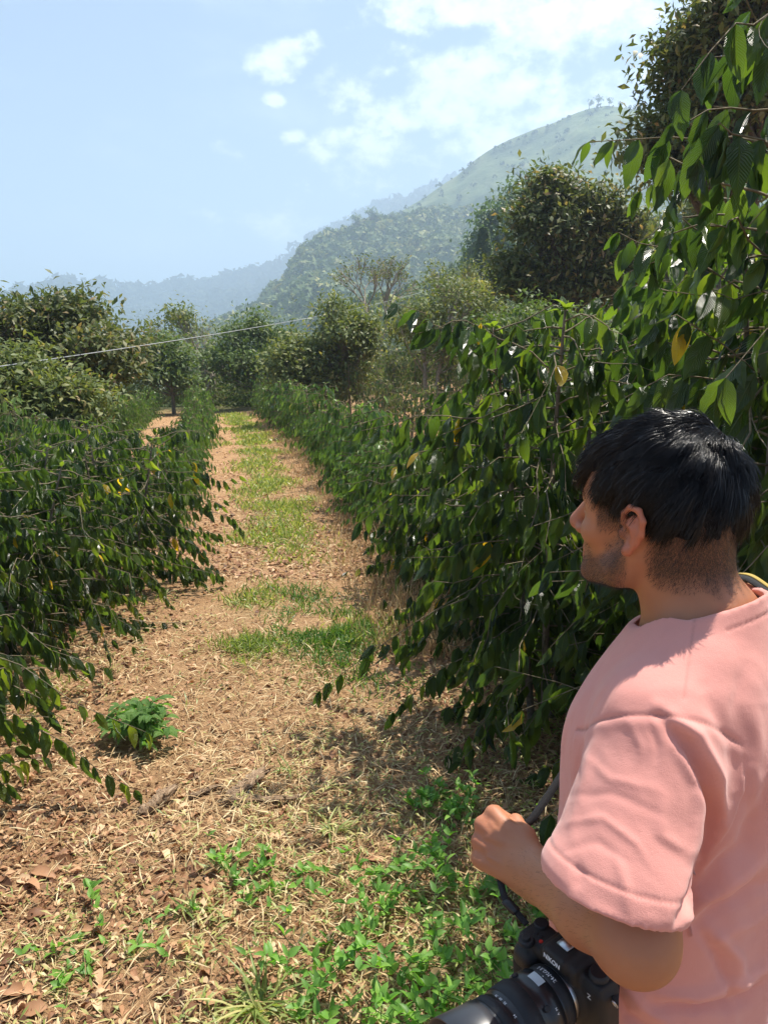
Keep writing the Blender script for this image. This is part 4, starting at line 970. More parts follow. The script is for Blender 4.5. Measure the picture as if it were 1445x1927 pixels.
roll = R(10); ss = np.cross(hh, nn); nn, ss = nn*math.cos(roll)+ss*math.sin(roll)*-1, ss*math.cos(roll)+nn*math.sin(roll)
hz0 = 1.40                                      # base of the neck, own frame
HYAW = R(2)                                     # the head is turned a little further
def hd(x, y, z):                                # head frame (origin between the ears) -> own frame
    c, s_ = math.cos(HYAW), math.sin(HYAW); p = math.radians(2)
    y2, z2 = y*math.cos(p)-z*math.sin(p), y*math.sin(p)+z*math.cos(p)
    return np.array([x*c-y2*s_, x*s_+y2*c, z2])+HC
HC = loc(rayp(1230, 980, 1.02)); 
NT = np.array([HC[0]*.55, HC[1]*.55-.040, 0])         # neck axis where the collar sits; 
HROT = np.stack([hd(1, 0, 0)-HC, hd(0, 1, 0)-HC, hd(0, 0, 1)-HC], 1)

def finger(g, base, dirs, lens, rads, k=.004):
    p = np.array(base, float)
    for i, (d, l) in enumerate(zip(dirs, lens)):
        q = p+nrm(np.array(d, float))*l; g.cone(p, q, rads[i], rads[i+1], k); p = q
    return p

def body_sdf(g):
    # head
    for c, r, k in [((0, -.018, .045), (.074, .090, .083), .01), ((0, .030, .0), (.060, .062, .088), .03), ((0, .045, -.045), (.045, .045, .05), .03), ((0, -.050, .02), (.066, .052, .070), .03)]:
        g.ell(hd(*c), r, k, rot=HROT)
    for s in (-1, 1):
        g.cone(hd(s*.052, -.002, -.035), hd(s*.046, .022, -.066), .020, .020, .02); g.cone(hd(s*.047, .018, -.066), hd(s*.014, .076, -.088), .019, .016, .02)
        g.ell(hd(s*.046, .060, -.018), (.021, .021, .018), .02, rot=HROT); g.ell(hd(s*.052, .045, .035), (.016, .03, .04), .02, rot=HROT)
    g.ell(hd(0, .081, -.088), (.019, .014, .015), .014, rot=HROT)
    g.cone(hd(-.034, .078, .028), hd(.034, .078, .028), .012, .012, .018); g.ell(hd(0, .062, .055), (.05, .03, .04), .02, rot=HROT)
    for s in (-1, 1):
        g.ell(hd(s*.032, .098, .005), (.017, .013, .012), .012, 'sub', rot=HROT); g.ell(hd(s*.031, .0745, .005), (.0125, .0125, .0125), .002, rot=HROT)
        g.cone(hd(s*.019, .088, .010), hd(s*.044, .081, .009), .0035, .003, .004); g.cone(hd(s*.020, .088, .000), hd(s*.042, .080, .000), .003, .0025, .003)
    g.cone(hd(0, .088, .022), hd(0, .116, -.022), .0085, .0115, .010); g.ell(hd(0, .111, -.026), (.0125, .012, .010), .006, rot=HROT)
    for s in (-1, 1):
        g.ell(hd(s*.0135, .100, -.030), (.008, .010, .0075), .006, rot=HROT); g.ell(hd(s*.006, .106, -.037), (.0035, .005, .003), .002, 'sub', rot=HROT)
    g.cone(hd(-.018, .087, -.054), hd(.018, .087, -.054), .006, .006, .006); g.ell(hd(0, .094, -.054), (.012, .006, .005), .005, rot=HROT)
    g.cone(hd(-.016, .086, -.066), hd(.016, .086, -.066), .007, .007, .006); g.cone(hd(-.022, .094, -.060), hd(.022, .094, -.060), .0018, .0018, .003, 'sub')
    # ears
    for s in (-1, 1):
        e = lambda y, z, o=0: hd(s*(.074+o), y, z)
        g.ell(e(-.006, .0, -.002), (.010, .016, .026), .008, rot=HROT)
        pts = [(.008, .010, .004), (.006, .024, .008), (-.004, .034, .012), (-.017, .033, .016), (-.025, .020, .018), (-.024, .002, .016), (-.016, -.014, .011), (-.006, -.026, .008), (.001, -.029, .006)]
        for p, q in zip(pts[:-1], pts[1:]): g.cone(e(*p), e(*q), .0042, .0042, .0035)
        g.ell(e(-.003, -.025, .006), (.0055, .008, .009), .004, rot=HROT)
        g.ell(e(-.012, .006, .009), (.007, .012, .020), .006, rot=HROT)
        g.ell(e(-.001, -.003, .010), (.006, .0075, .009), .003, 'sub', rot=HROT); g.ell(e(-.008, .018, .016), (.0045, .007, .009), .003, 'sub', rot=HROT)
        g.cone(e(.009, -.002, .004), e(.008, -.009, .004), .004, .0035, .003)
    # neck and torso
    nb = np.array([NT[0]*.9, NT[1]-.01, 0])
    g.cone(hd(0, -.030, -.025), [NT[0], NT[1], 1.38], .056, .060, .025); g.cone(hd(0, -.050, .0), [NT[0], NT[1]-.014, 1.38], .044, .054, .03)
    for s in (-1, 1): g.cone([nb[0]+s*.03, nb[1]-.015, 1.43], (SH+np.array([.02, 0, 0])) if s < 0 else [.15, -.015, 1.375], .045, .045, .04)
    g.ell([0, 0, 1.20], (.155, .100, .21), .05); g.ell([0, -.01, 1.30], (.175, .10, .10), .06); g.ell([0, .01, 1.02], (.140, .100, .16), .06); g.ell([0, 0, .90], (.155, .11, .11), .05)
    # legs
    for s in (-1, 1):
        g.cone([s*.085, 0, .86], [s*.10, .015, .48], .088, .056, .04); g.cone([s*.10, .015, .48], [s*.11, -.02, .10], .055, .036, .03); g.ell([s*.103, -.02, .34], (.053, .055, .12), .04)
        g.cone([s*.11, -.035, .045], [s*.125, .13, .035], .036, .030, .03)
    # left arm
    g.cone(SH, EL, .056, .043, .03); g.cone(EL, EL*.62+WR*.38, .043, .041, .02); g.cone(EL*.62+WR*.38, WR, .042, .031, .02); g.ell(EL, (.042, .042, .042), .015)
    # left hand, closed round the strap
    W0 = WR; g.cone(WR-hh*.02, WR+hh*.02, .0315, .030, .02, flat=(nn, .82))
    MC = []
    for i, (o, f) in enumerate([(.034, .0), (.012, .005), (-.011, -.001), (-.032, -.012)]):
        kn = WR+hh*(.093+f)+ss*o+nn*(.006-.004*abs(i-1)); MC.append(kn)
        g.cone(WR+ss*o*.55+hh*.012, kn, .0155, .0122, .012); g.cone(WR+ss*o*.45+nn*.006+hh*.01, kn+nn*.003-hh*.006, .0105, .0098, .010)
        g.ell(kn+nn*.0045, (.0102, .0102, .0102), .004)
        # tendon ridge
        g.cone(WR+ss*o*.3+nn*.0135+hh*.02, kn+nn*.0115-hh*.012, .0035, .0036, .005)
        L = [.040, .026, .018] if i < 3 else [.032, .020, .016]
        if i == 0: L = [.038, .024, .018]
        finger(g, kn, [hh*.45-nn*.9, -hh*.88-nn*.35, -hh*.35+nn*.85], L, [.0105, .0092, .0085, .0075], .003)
    for p_, q_ in (((.018, .02, .005), (.048, .012, .003)), ((.048, .012, .003), (.080, .022, .002)), ((.048, .012, .003), (.078, .001, .002)), ((.022, -.012, .002), (.060, -.018, .0)), ((-.03, .016, .0), (.018, .02, .005))):
        g.cone(WR+hh*p_[0]+ss*p_[1]+nn*(.0185), WR+hh*q_[0]+ss*q_[1]+nn*(.0175), .0030, .0026, .004)
    g.cone(WR+ss*.012-nn*.012+hh*.02, WR+ss*.034-nn*.012+hh*.038, .019, .015, .014)
    finger(g, WR+ss*.032-nn*.012+hh*.036, [hh*.85+ss*.25-nn*.2, hh*.55-nn*.75-ss*.45], [.032, .028], [.0135, .011, .0088], .005)
    # right arm, hanging at the far side with a relaxed hand
    RS, RE, RW = np.array([.185, .0, 1.375]), np.array([.245, -.03, 1.08]), np.array([.26, .07, .84])
    g.cone(RS, RE, .056, .043, .03); g.cone(RE, RE*.6+RW*.4, .042, .040, .02); g.cone(RE*.6+RW*.4, RW, .040, .026, .02)
    dh = nrm(RW-RE); nr = np.array([1., 0, 0]); nr = nrm(nr-(nr@dh)*dh); sr = np.cross(dh, nr)*-1
    if sr[1] < 0: sr = -sr
    for i, (o, f) in enumerate([(.029, .0), (.010, .004), (-.010, .0), (-.028, -.008)]):
        kn = RW+dh*(.085+f)+sr*o; g.cone(RW+sr*o*.5, kn, .0145, .012, .012)
        finger(g, kn, [dh-nr*.15, dh-nr*.5, dh*.8-nr*.9], [.042, .026, .019] if i < 3 else [.032, .020, .017], [.0105, .0092, .0085, .0072], .003)
    finger(g, RW+sr*.022+dh*.02, [dh*.8+sr*.55-nr*.25, dh*.95+sr*.1-nr*.3], [.040, .030], [.015, .0115, .0085], .006)

def skin_material():
    m, t, o = new_mat('skin'); p = N(t, 'ShaderNodeBsdfPrincipled')
    n = tnoise(t, 55, 5, .6, obj=True); n2 = tnoise(t, 700, 2, .5, obj=True); n3 = tnoise(t, 9, 3, .5, obj=True)
    col = mixc(t, n3, (.40, .17, .085), (.51, .23, .12)); col = mixc(t, math_node(t, 'MULTIPLY', n, .35), col, (.33, .13, .08))
    col = mixc(t, attr(t, 'ruddy'), col, (.48, .14, .09))
    bd = attr(t, 'beard'); dots = N(t, 'ShaderNodeMapRange'); t.links.new(n2, dots.inputs['Value']); dots.inputs['From Min'].default_value = .35; dots.inputs['From Max'].default_value = .6
    col = mixc(t, math_node(t, 'MULTIPLY', bd, math_node(t, 'ADD', math_node(t, 'MULTIPLY', dots.outputs[0], .35), .62)), col, (.050, .028, .017))
    t.links.new(col, p.inputs['Base Color']); p.inputs['Roughness'].default_value = .48; p.inputs['Specular IOR Level'].default_value = .4
    p.inputs['Subsurface Weight'].default_value = .12; p.inputs['Subsurface Radius'].default_value = (1, .35, .18); p.inputs['Subsurface Scale'].default_value = .008
    hgt = math_node(t, 'ADD', math_node(t, 'MULTIPLY', n2, .25), math_node(t, 'MULTIPLY', n, .5))
    t.links.new(bump(t, hgt, .35, .0015), p.inputs['Normal']); t.links.new(p.outputs[0], o.inputs[0]); return m

def mesh_from(name, V, Q, mat, parent, attrs=None):
    mb = MB(); mb.add(V, Q); o = mb.build(name, mat, parent)
    for k, a in (attrs or {}).items():
        at_ = o.data.attributes.new(k, 'FLOAT', 'POINT'); at_.data.foreach_set('value', a.astype(np.float32))
    return o
person = empty('person', (PX, PY, PZ), YAW)
tag(person, 'young man in a pink t-shirt with black hair gripping a black camera strap', 'person')
gB = Grid(arr((-.37, .34, .0027)), arr((-.2, .42, .0027)), arr((-.02, .93, .007), (.93, 1.18, .0027), (1.18, 1.42, .006), (1.42, 1.80, .0027)))
body_sdf(gB)
BV, BQ = surface_nets(gB)
if len(BQ):
    hl = (BV-HC)@HROT                        # head coordinates of every vertex
    x, y, z = hl.T
    jaw = 0
    side = smooth(.03, .055, np.abs(x))*smooth(.030, .015, y)*smooth(-.004, .006, y)*smooth(.05, .03, z)*smooth(-.08, -.05, z)
    must = np.exp(-((z+.046)/.006)**2)*smooth(.070, .08, y)*smooth(.03, .02, np.abs(x))
    lowneck = smooth(-.135, -.112, z)
    wv = .006*np.sin(y*160)+.005*np.sin(z*210+y*90); cheek_line = smooth(-.022, -.066, z-.35*np.clip(.045-y, -.06, .06)+wv)
    beard = np.clip(cheek_line*smooth(-.004, .022, y)*lowneck*.72+side*.45+must*.5, 0, 1)*(np.abs(x) < .09)*(z > -.16)*(z < .06)
    lips = np.exp(-(((z+.060)/.011)**2+(x/.024)**2))*smooth(.082, .09, y); beard = beard*(1-np.clip(lips*1.3, 0, 1))
    ear = smooth(.076, .084, np.abs(x))*(np.abs(z) < .05)*(y > -.05)*(y < .02)
    kn = np.exp(-(np.linalg.norm(BV-(WR+hh*.09), axis=1)/.035)**2)*.35
    # cropped sides and nape, same pigment as the stubble
    hairline = smooth(-.005, .012, -(y-.005)-.0)*0
    sidecrop = smooth(-.002, .036, z+.30*np.clip(y, -1, .03)+.012)*smooth(.055, .045, y)*(np.abs(x) > .03)*(np.abs(x) < .0805)
    nape = smooth(-.015, -.040, y)*smooth(-.082, -.040, z+.004*np.sin(x*300))
    crop = np.clip(np.maximum(sidecrop*.95, nape*1.0), 0, 1)
    beard = np.clip(np.maximum(beard, crop*(1-ear)), 0, 1)
    ruddy = np.clip(lips*.8+ear*.55+kn+.35*np.exp(-(((y-.115)/.02)**2+((z+.02)/.02)**2)), 0, 1)
    body = mesh_from('body', BV, BQ, skin_material(), person, {'beard': beard, 'ruddy': ruddy})
del gB

# ------------------------------------------------------------------ hair
def hair():
    hc_ = plain('hair_under', (.008, .007, .008), .95, spec=.05); hs = plain('hair_black', (.006, .005, .006), .27, spec=.55); hs.node_tree.nodes['Principled BSDF'].inputs['Anisotropic'].default_value = .6
    rs = np.random.RandomState(21)
    crown = np.array([.012, -.062, .115])             # whorl
    # under-layer : a close volume
    g = Grid(arr((-.13, .13, .0035)), arr((-.16, .16, .0035)), arr((-.08, .18, .0035)))
    g.ell([0, -.014, .052], (.083, .099, .092), .0); g.ell([0, -.048, .025], (.072, .058, .075), .02); g.ell([0, .044, .080], (.060, .050, .042), .02)
    X, Y, Z = g.ax[0][:, None, None], g.ax[1][None, :, None], g.ax[2][None, None, :]
    line = np.where(Y > .055, .040, np.where(Y > .01, .040-.10*(.055-Y)*0, .040)); 
    # lower edge of the longer top hair: over the temples at z .035, dropping behind the ears to the nape
    low = .036+0*Y-smooth(-.01, -.07, Y)*.036; low = np.where(Y > .03, .034+(Y-.03)*.65, low)
    g.f = np.maximum(g.f, (low-Z).astype(np.float32)*.8); V, Q = surface_nets(g, 0, 3)
    V = V+vnormals(V, Q)*(.0022*np.sin(V[:, :1]*260+V[:, 1:2]*90+3*np.sin(V[:, 2:]*70)))
    cap = mesh_from('hair', V@HROT.T+HC, Q, hc_, person)
    # strands
    n = 46000; d = nrm(rs.randn(n*2, 3)); c = np.array([0, -.012, .051]); rad = np.array([.083, .101, .093]); 
    P = c+d*rad; lo = .042-smooth(-.01, -.07, P[:, 1])*.036; lo = np.where(P[:, 1] > .022, .050+(P[:, 1]-.022)*.80, lo); P = P[P[:, 2] > lo][:n]; n = len(P)
    Nn = nrm((P-c)/rad**2); m = 6
    fl = P-crown; fl = fl-(fl*Nn).sum(1, keepdims=True)*Nn; dist = np.linalg.norm(fl, axis=1, keepdims=True); fl = nrm(fl)
    sw = nrm(np.cross(Nn, fl)); fl = nrm(fl+sw*.6*np.exp(-dist/.03)+.09*rs.randn(n, 3)+.20*sw*np.sin(P[:, :1]*75+P[:, 1:2]*50)+.12*sw*np.sin(P[:, :1]*210-P[:, 2:3]*180))
    front = smooth(.02, .06, P[:, 1:2])
    ln = (.026+.010*rs.rand(n, 1))*(1+.45*front)*(.75+.25*smooth(.0, .05, P[:, 2:3]))
    lift = (.08+.16*rs.rand(n, 1))*(.8+.9*np.exp(-dist/.03)+.6*front); S = []
    lock = np.sin(P[:, :1]*150+np.sin(P[:, 1:2]*110)*2)*np.sin(P[:, 1:2]*120+P[:, 2:3]*60); lift = lift*(1+.55*lock)+.10*np.maximum(lock, 0)*smooth(.06, .11, P[:, 2:3]); ln = ln*(1+.22*lock)
    for i in range(m):
        t = i/(m-1); p = P-Nn*.002+fl*ln*t+Nn*ln*(lift*math.sin(t*2.2)*.62+.05*lock*t)-np.array([0, 0, 1.])*ln*.32*t*t*(1-Nn[:, 2:3]*.6)
        q = (p-c)/(rad*1.0); rr = np.linalg.norm(q, axis=1, keepdims=True); p = np.where(rr < 1.0, c+q/rr*rad, p); S.append(p)
    S = np.stack(S, 1); w = .00042*np.array([1, 1, .95, .85, .6, .12])[None, :, None]
    T = nrm(np.gradient(S, axis=1)); B = nrm(np.cross(T, Nn[:, None]+.3*rs.randn(n, 1, 3))); B2 = np.cross(T, B)
    rings = np.stack([S+B*w, S-B*w*.5+B2*w*.87, S-B*w*.5-B2*w*.87], 2)      # n,m,3,3
    vid = np.arange(n*m*3).reshape(n, m, 3); q = []
    for a in range(3):
        b = (a+1) % 3; q.append(np.stack([vid[:, :-1, a], vid[:, 1:, a], vid[:, 1:, b], vid[:, :-1, b]], -1).reshape(-1, 4))
    V = rings.reshape(-1, 3)@HROT.T+HC; mb = MB(); mb.add(V, np.concatenate(q)); o = mb.build('hair_strands', hs, person)
    o.parent = cap
    # fine clipped hair : sides, nape, beard and brows
    vn = vnormals(BV, BQ); sel = np.where((beard > .18) & (rs.rand(len(BV)) < .25+beard))[0]
    sel = np.concatenate([sel, sel[rs.rand(len(sel)) < .7]]); k = len(sel); base = BV[sel]+.0010*rs.randn(k, 3); nv_ = vn[sel]
    crp = crop[sel][:, None]; dd = nrm(nv_*.5+HROT@np.array([0, .25, -.8])+.35*rs.randn(k, 3)); L = (.0025+.0035*rs.rand(k, 1))*(1+.5*(crp > .3)); ww = .00018
    s_ = nrm(np.cross(dd, nv_)); tri = np.stack([base-s_*ww, base+s_*ww, base+dd*L], 1).reshape(-1, 3); mb = MB(); mb.add(tri, None, np.arange(len(tri)).reshape(-1, 3)); 
    st = mb.build('beard_stubble', plain('stubble', (.03, .02, .017), .6), person, smooth_=False)
    for s in (-1, 1):
        mb = MB()
        for _ in range(220):
            u = rs.rand(); b = hd(s*(.016+.034*u), .0925-.018*u*u, .028+.006*math.sin(u*3)+.003*rs.randn()); e = b+(hd(s*.010, .001, .002*rs.randn())-HC)*(.7+.5*rs.rand())
            mb.tube([b, (b+e)/2+.0008*rs.randn(3), e], [.0004, .0004, .0001], 3, cap=False)
        mb.build('eyebrow', hs, person)
hair()
def arm_hair():
    rs = np.random.RandomState(3); vn = vnormals(BV, BQ); ab = WR-EL; q = BV-EL; t = (q@ab)/(ab@ab); d = np.linalg.norm(q-t[:, None]*ab, axis=1)
    sel = np.where((t > .05) & (t < 1.02) & (d < .06) & ((vn@nrm(ss+.4*nn)) > -.5))[0]; sel = sel[rs.rand(len(sel)) < .13]; k = len(sel)
    b = BV[sel]+.0012*rs.randn(k, 3); n_ = vn[sel]; dd = nrm(n_*.35+nrm(ab)*.8+.3*rs.randn(k, 3)-.3*ss); L = .004+.005*rs.rand(k, 1); s_ = nrm(np.cross(dd, n_))*.00007
    b2 = b+dd*L*.55; e = b+dd*L+(-n_)*L*.12; V = np.stack([b-s_, b+s_, b2+s_, b2-s_, e], 1).reshape(-1, 3); i = np.arange(k)*5
    mb = MB(); mb.add(V, np.stack([i, i+1, i+2, i+3], 1), np.stack([i+3, i+2, i+4], 1)); mb.build('arm_hair', plain('arm_hair', (.03, .018, .012), .6), person, smooth_=False)
arm_hair()
def eyes():
    white = plain('eye_white', (.75, .72, .68), .25); iris = plain('iris_brown', (.03, .015, .01), .2)
    for s in (-1, 1):
        g = MB(); n, m = 12, 8
        for mat_i, (r0, a0, a1) in enumerate([(.0118, 0, .45), (.0116, .45, 1.6)]):
            c = hd(s*.031, .0750, .005); th = np.linspace(a0, a1, m); ph = np.linspace(0, 6.283, n, endpoint=False); T_, P_ = np.meshgrid(th, ph, indexing='ij')
            L = np.stack([np.sin(T_)*np.cos(P_), np.cos(T_), np.sin(T_)*np.sin(P_)], -1)*.0128
            i, j = np.meshgrid(np.arange(m-1), np.arange(n), indexing='ij'); q = np.stack([i*n+j, (i+1)*n+j, (i+1)*n+(j+1) % n, i*n+(j+1) % n], -1)
            g.add(L.reshape(-1, 3)@HROT.T+c, q, mi=1-mat_i)
        g.build('eye', [white, iris], person)
eyes()
# ------------------------------------------------------------------ clothes
def cloth_material(name, a, b, weave=900):
    m, t, o = new_mat(name); p = N(t, 'ShaderNodeBsdfPrincipled'); n = tnoise(t, 6, 5, .65, obj=True); f = tnoise(t, weave, 2, .6, obj=True); md = tnoise(t, 45, 5, .7, obj=True)
    col = mixc(t, n, a, b); col = mixc(t, math_node(t, 'MULTIPLY', f, .22), col, tuple(min(1, c*1.35) for c in b)); col = mixc(t, attr(t, 'seam'), col, tuple(c*.62 for c in a))
    col = mixc(t, attr(t, 'pale_tone'), col, tuple(min(1, c*1.22+.03) for c in b))  # paler cloth colour on raised folds and in dashes by the sleeve hem
    t.links.new(col, p.inputs['Base Color']); p.inputs['Roughness'].default_value = .92; p.inputs['Specular IOR Level'].default_value = .2; p.inputs['Sheen Weight'].default_value = .25; p.inputs['Sheen Roughness'].default_value = .5
    h = math_node(t, 'ADD', math_node(t, 'MULTIPLY', f, .35), math_node(t, 'MULTIPLY', md, .9)); t.links.new(bump(t, h, .45, .0022), p.inputs['Normal']); t.links.new(p.outputs[0], o.inputs[0]); return m
M_PINK = cloth_material('pink_cotton', (.64, .262, .220), (.72, .335, .285))
M_PINK.node_tree
nb = np.array([NT[0], NT[1], 0])
HEM = loc(rayp(1150, 1690, .835)); ax_l = nrm(HEM-SH); HEM = SH+ax_l*.197
HN = nrm(loc(rayp(1150, 1695, .835))-loc(rayp(1150, 1690, .835))*0-SH)
def shirt():
    g = Grid(arr((-.43, .38, .0032)), arr((-.24, .26, .0032)), arr((.78, 1.56, .0032)))
    # torso, boxy and hanging straight
    g.ell([0, -.005, 1.26], (.195, .132, .20), .0); g.cone([-.10, -.01, 1.26], [-.105, .0, .72], .122, .128, .05); g.cone([.10, -.01, 1.26], [.105, .0, .72], .122, .128, .05)
    g.cone([0, -.03, 1.25], [0, -.02, .72], .118, .125, .05)
    for s in (-1, 1):
        e = SH if s < 0 else np.array([.185, .0, 1.355])
        g.cone([nb[0]+s*.035, nb[1]-.022, 1.415], e+np.array([0, 0, -.0]), .058, .060, .045)
        g.cone([s*.08, -.035, 1.36], e+np.array([-s*.02, -.01, -.03]), .080, .066, .04)
    g.cone([nb[0], nb[1]-.012, 1.34], [nb[0], nb[1]-.006, 1.53], .084, .0715, .035)
    # sleeves
    tor = g.f.copy()
    h2 = HEM+ax_l*.06
    g.cone(SH, HEM, .062, .080, .03); g.cone(HEM, h2, .082, .085, .01)
    RS, RE = np.array([.185, .0, 1.355]), np.array([.245, -.03, 1.13]); ar = nrm(RE-RS)
    g.cone(RS, RE+ar*.05, .068, .082, .035)
    full = g.f.copy(); inner = full+.0085; shell = np.maximum(full, -inner)
    # hems: cut planes only around each sleeve
    X, Y, Z = g.ax[0][:, None, None], g.ax[1][None, :, None], g.ax[2][None, None, :]
    def halfspace(p, n): return ((X-p[0])*n[0]+(Y-p[1])*n[1]+(Z-p[2])*n[2]).astype(np.float32)
    def tubed(a, b, r):
        ab = b-a; t = np.clip(((X-a[0])*ab[0]+(Y-a[1])*ab[1]+(Z-a[2])*ab[2])/(ab@ab), 0, 1.)
        return (np.sqrt((X-a[0]-t*ab[0])**2+(Y-a[1]-t*ab[1])**2+(Z-a[2]-t*ab[2])**2)-r).astype(np.float32)
    hn = hem_normal
    cutL = np.maximum(halfspace(HEM, -hn), tubed(HEM+ax_l*.01, HEM+ax_l*.13, .115)*1.)   # negative inside the volume to remove
    cutR = np.maximum(halfspace(RE, -ar), tubed(RE+ar*.01, RE+ar*.13, .10))
    torso_keep = (((X-0.)/.205)**2+((Y+.0)/.14)**2 < 1.0)
    cutL = np.maximum(cutL, .006-tor); cutR = np.maximum(cutR, .006-tor)
    shell = np.maximum(shell, -cutL); shell = np.maximum(shell, -cutR)
    # neck hole
    nh = tubed(np.array([nb[0], nb[1]-.006, 1.40]), np.array([nb[0], nb[1]-.006, 1.60]), .0618); nh = np.maximum(nh, 1.375-Z+0*nh)
    shell = np.maximum(shell, -nh)
    # collar top edge, tilted forward
    shell = np.maximum(shell, (halfspace(np.array([nb[0], nb[1], 1.448]), nrm(np.array([0, .45, 1.]))))*np.where(np.abs(X-nb[0])+np.abs(Y-nb[1])*0 < .09, 1, 0)+np.where(np.abs(X-nb[0]) < .09, 0, -1).astype(np.float32))
    shell = np.maximum(shell, .80-Z+0*shell)
    g.f = shell.astype(np.float32); V, Q = surface_nets(g, 0, 5)
    Nn = vnormals(V, Q); n = len(V)
    gi = [np.clip(np.searchsorted(a_, V[:, q_]), 0, len(a_)-1) for q_, a_ in enumerate(g.ax)]; outer = full[gi[0], gi[1], gi[2]] > -.0045
    Nn = np.where(outer[:, None], Nn, -Nn)         # both faces of the cloth move together
    wx = PX+V[:, 0]*cY-V[:, 1]*sY; wy = PY+V[:, 0]*sY+V[:, 1]*cY; wz = PZ+V[:, 2]-CAM_H
    dep = wy*math.cos(PITCH)-wz*math.sin(PITCH); ppx = 722.5+FPX*wx/dep; ppy = 963.5-FPX*(wz*math.cos(PITCH)+wy*math.sin(PITCH))/dep
    toc = nrm(np.stack([-wx, -wy, -wz], 1)); nw = np.stack([Nn[:, 0]*cY-Nn[:, 1]*sY, Nn[:, 0]*sY+Nn[:, 1]*cY, Nn[:, 2]], 1); facing = smooth(-.15, .15, (nw*toc).sum(1))
    x, y, z = V.T; seam = np.zeros(n); pale_tone = np.zeros(n); disp = np.zeros(n)
    # sleeve coordinates
    r_ = V-SH; ta = r_@ax_l; L = np.linalg.norm(HEM-SH); off = r_-ta[:, None]*ax_l; rho = np.linalg.norm(off, axis=1)
    bk = nrm(np.array([0, -1., 0])-(np.array([0, -1., 0])@ax_l)*ax_l); ot = np.cross(ax_l, bk); th = np.arctan2(off@ot, off@bk)
    insl = (rho < .12)*smooth(.0, .03, ta)*(x < -.135-.0)
    # armhole seam and the sleeve head that puffs below it
    sp = (ta-.012)+.02*np.cos(th); on = (rho < .105)*smooth(-.125, -.145, x)
    disp -= .0022*np.exp(-(sp/.0030)**2)*on; seam = np.maximum(seam, .8*np.exp(-(sp/.0018)**2)*on)
    disp += .0012*np.exp(-((sp-.010)/.008)**2)*on
    # hem band of the sleeve
    hc = (V-HEM)@hem_normal; hb = np.exp(-((hc+.030)/.0018)**2)*insl; seam = np.maximum(seam, .45*hb); disp -= .0014*hb; disp += .0012*smooth(-.03, -.026, hc)*insl
    pale_tone = np.maximum(pale_tone, .45*np.exp(-((hc+.034)/.003)**2)*insl*(.5+.5*np.sin(th*90)))
    # collar band
    cz = z+.45*(y-nb[1]); cb = np.exp(-((cz-1.424)/.0020)**2)*(np.hypot(x-nb[0], y-nb[1]) < .10); seam = np.maximum(seam, .5*cb); disp -= .0018*cb
    # shoulder seam running from the collar to the sleeve
    a = np.array([nb[0]-.06, nb[1]-.020, 1.44]); b = SH+ax_l*.02+np.array([0, -.035, .05]); ab = b-a; t = np.clip(((V-a)@ab)/(ab@ab), 0, 1); q = V-a-t[:, None]*ab
    dy = q@nrm(np.cross(ab, [0, 0, 1.])); m_ = (t > .0)*(t < 1)*(np.abs(q[:, 2]) < .05); seam = np.maximum(seam, .35*np.exp(-(dy/.0016)**2)*m_); disp -= .0012*np.exp(-(dy/.0022)**2)*m_
    # folds
    wob = 7*fbm2(ppx, ppy, .02, 4, 3)
    for pts, amp, w in FOLDS:
        P = np.array(pts, float); best = np.zeros(n)
        for i in range(len(P)-1):
            ab = P[i+1]-P[i]; qx = ppx+wob-P[i, 0]; qy = ppy+wob-P[i, 1]; t = np.clip((qx*ab[0]+qy*ab[1])/(ab@ab), 0, 1); dd = np.hypot(qx-t*ab[0], qy-t*ab[1])
            k = (i+t)/(len(P)-1); env = np.sin(np.clip(k, .04, .96)*math.pi)**.6; best = np.maximum(best, np.exp(-(dd/w)**2)*env)
        disp = disp+best*amp*facing
    w1 = fbm2(th*.05+z*.25, ta*.9+x*.3, 42, 3, 4)
    body_m = 1-np.clip(insl, 0, 1)
    disp += insl*.0012*fbm2(th*.045+.5*ta, ta*.6, 60, 7, 3)
    disp += body_m*(.0045*fbm2(x*.8+y*.5, z*.35+x*.5, 24, 9, 3)*smooth(1.40, 1.22, z)+.0007*fbm2(x+y, z*.6, 80, 10, 2))
    # cuff edge waves
    disp += insl*smooth(-.09, 0, hc)*.0025*np.sin(th*3+.8)
    disp = disp*(1-insl*smooth(-.014, -.004, hc)*.85); V = V+Nn*disp[:, None]; V = laplace(V, Q, .35); global SHIRT; SHIRT = (V, Q); pale_tone = np.clip(pale_tone+.5*smooth(.0015, .005, disp), 0, .8)  # paler where the cloth bulges outwards
    mesh_from('shirt', V, Q, M_PINK, person, {'seam': np.clip(seam, 0, 1), 'pale_tone': pale_tone*.5})
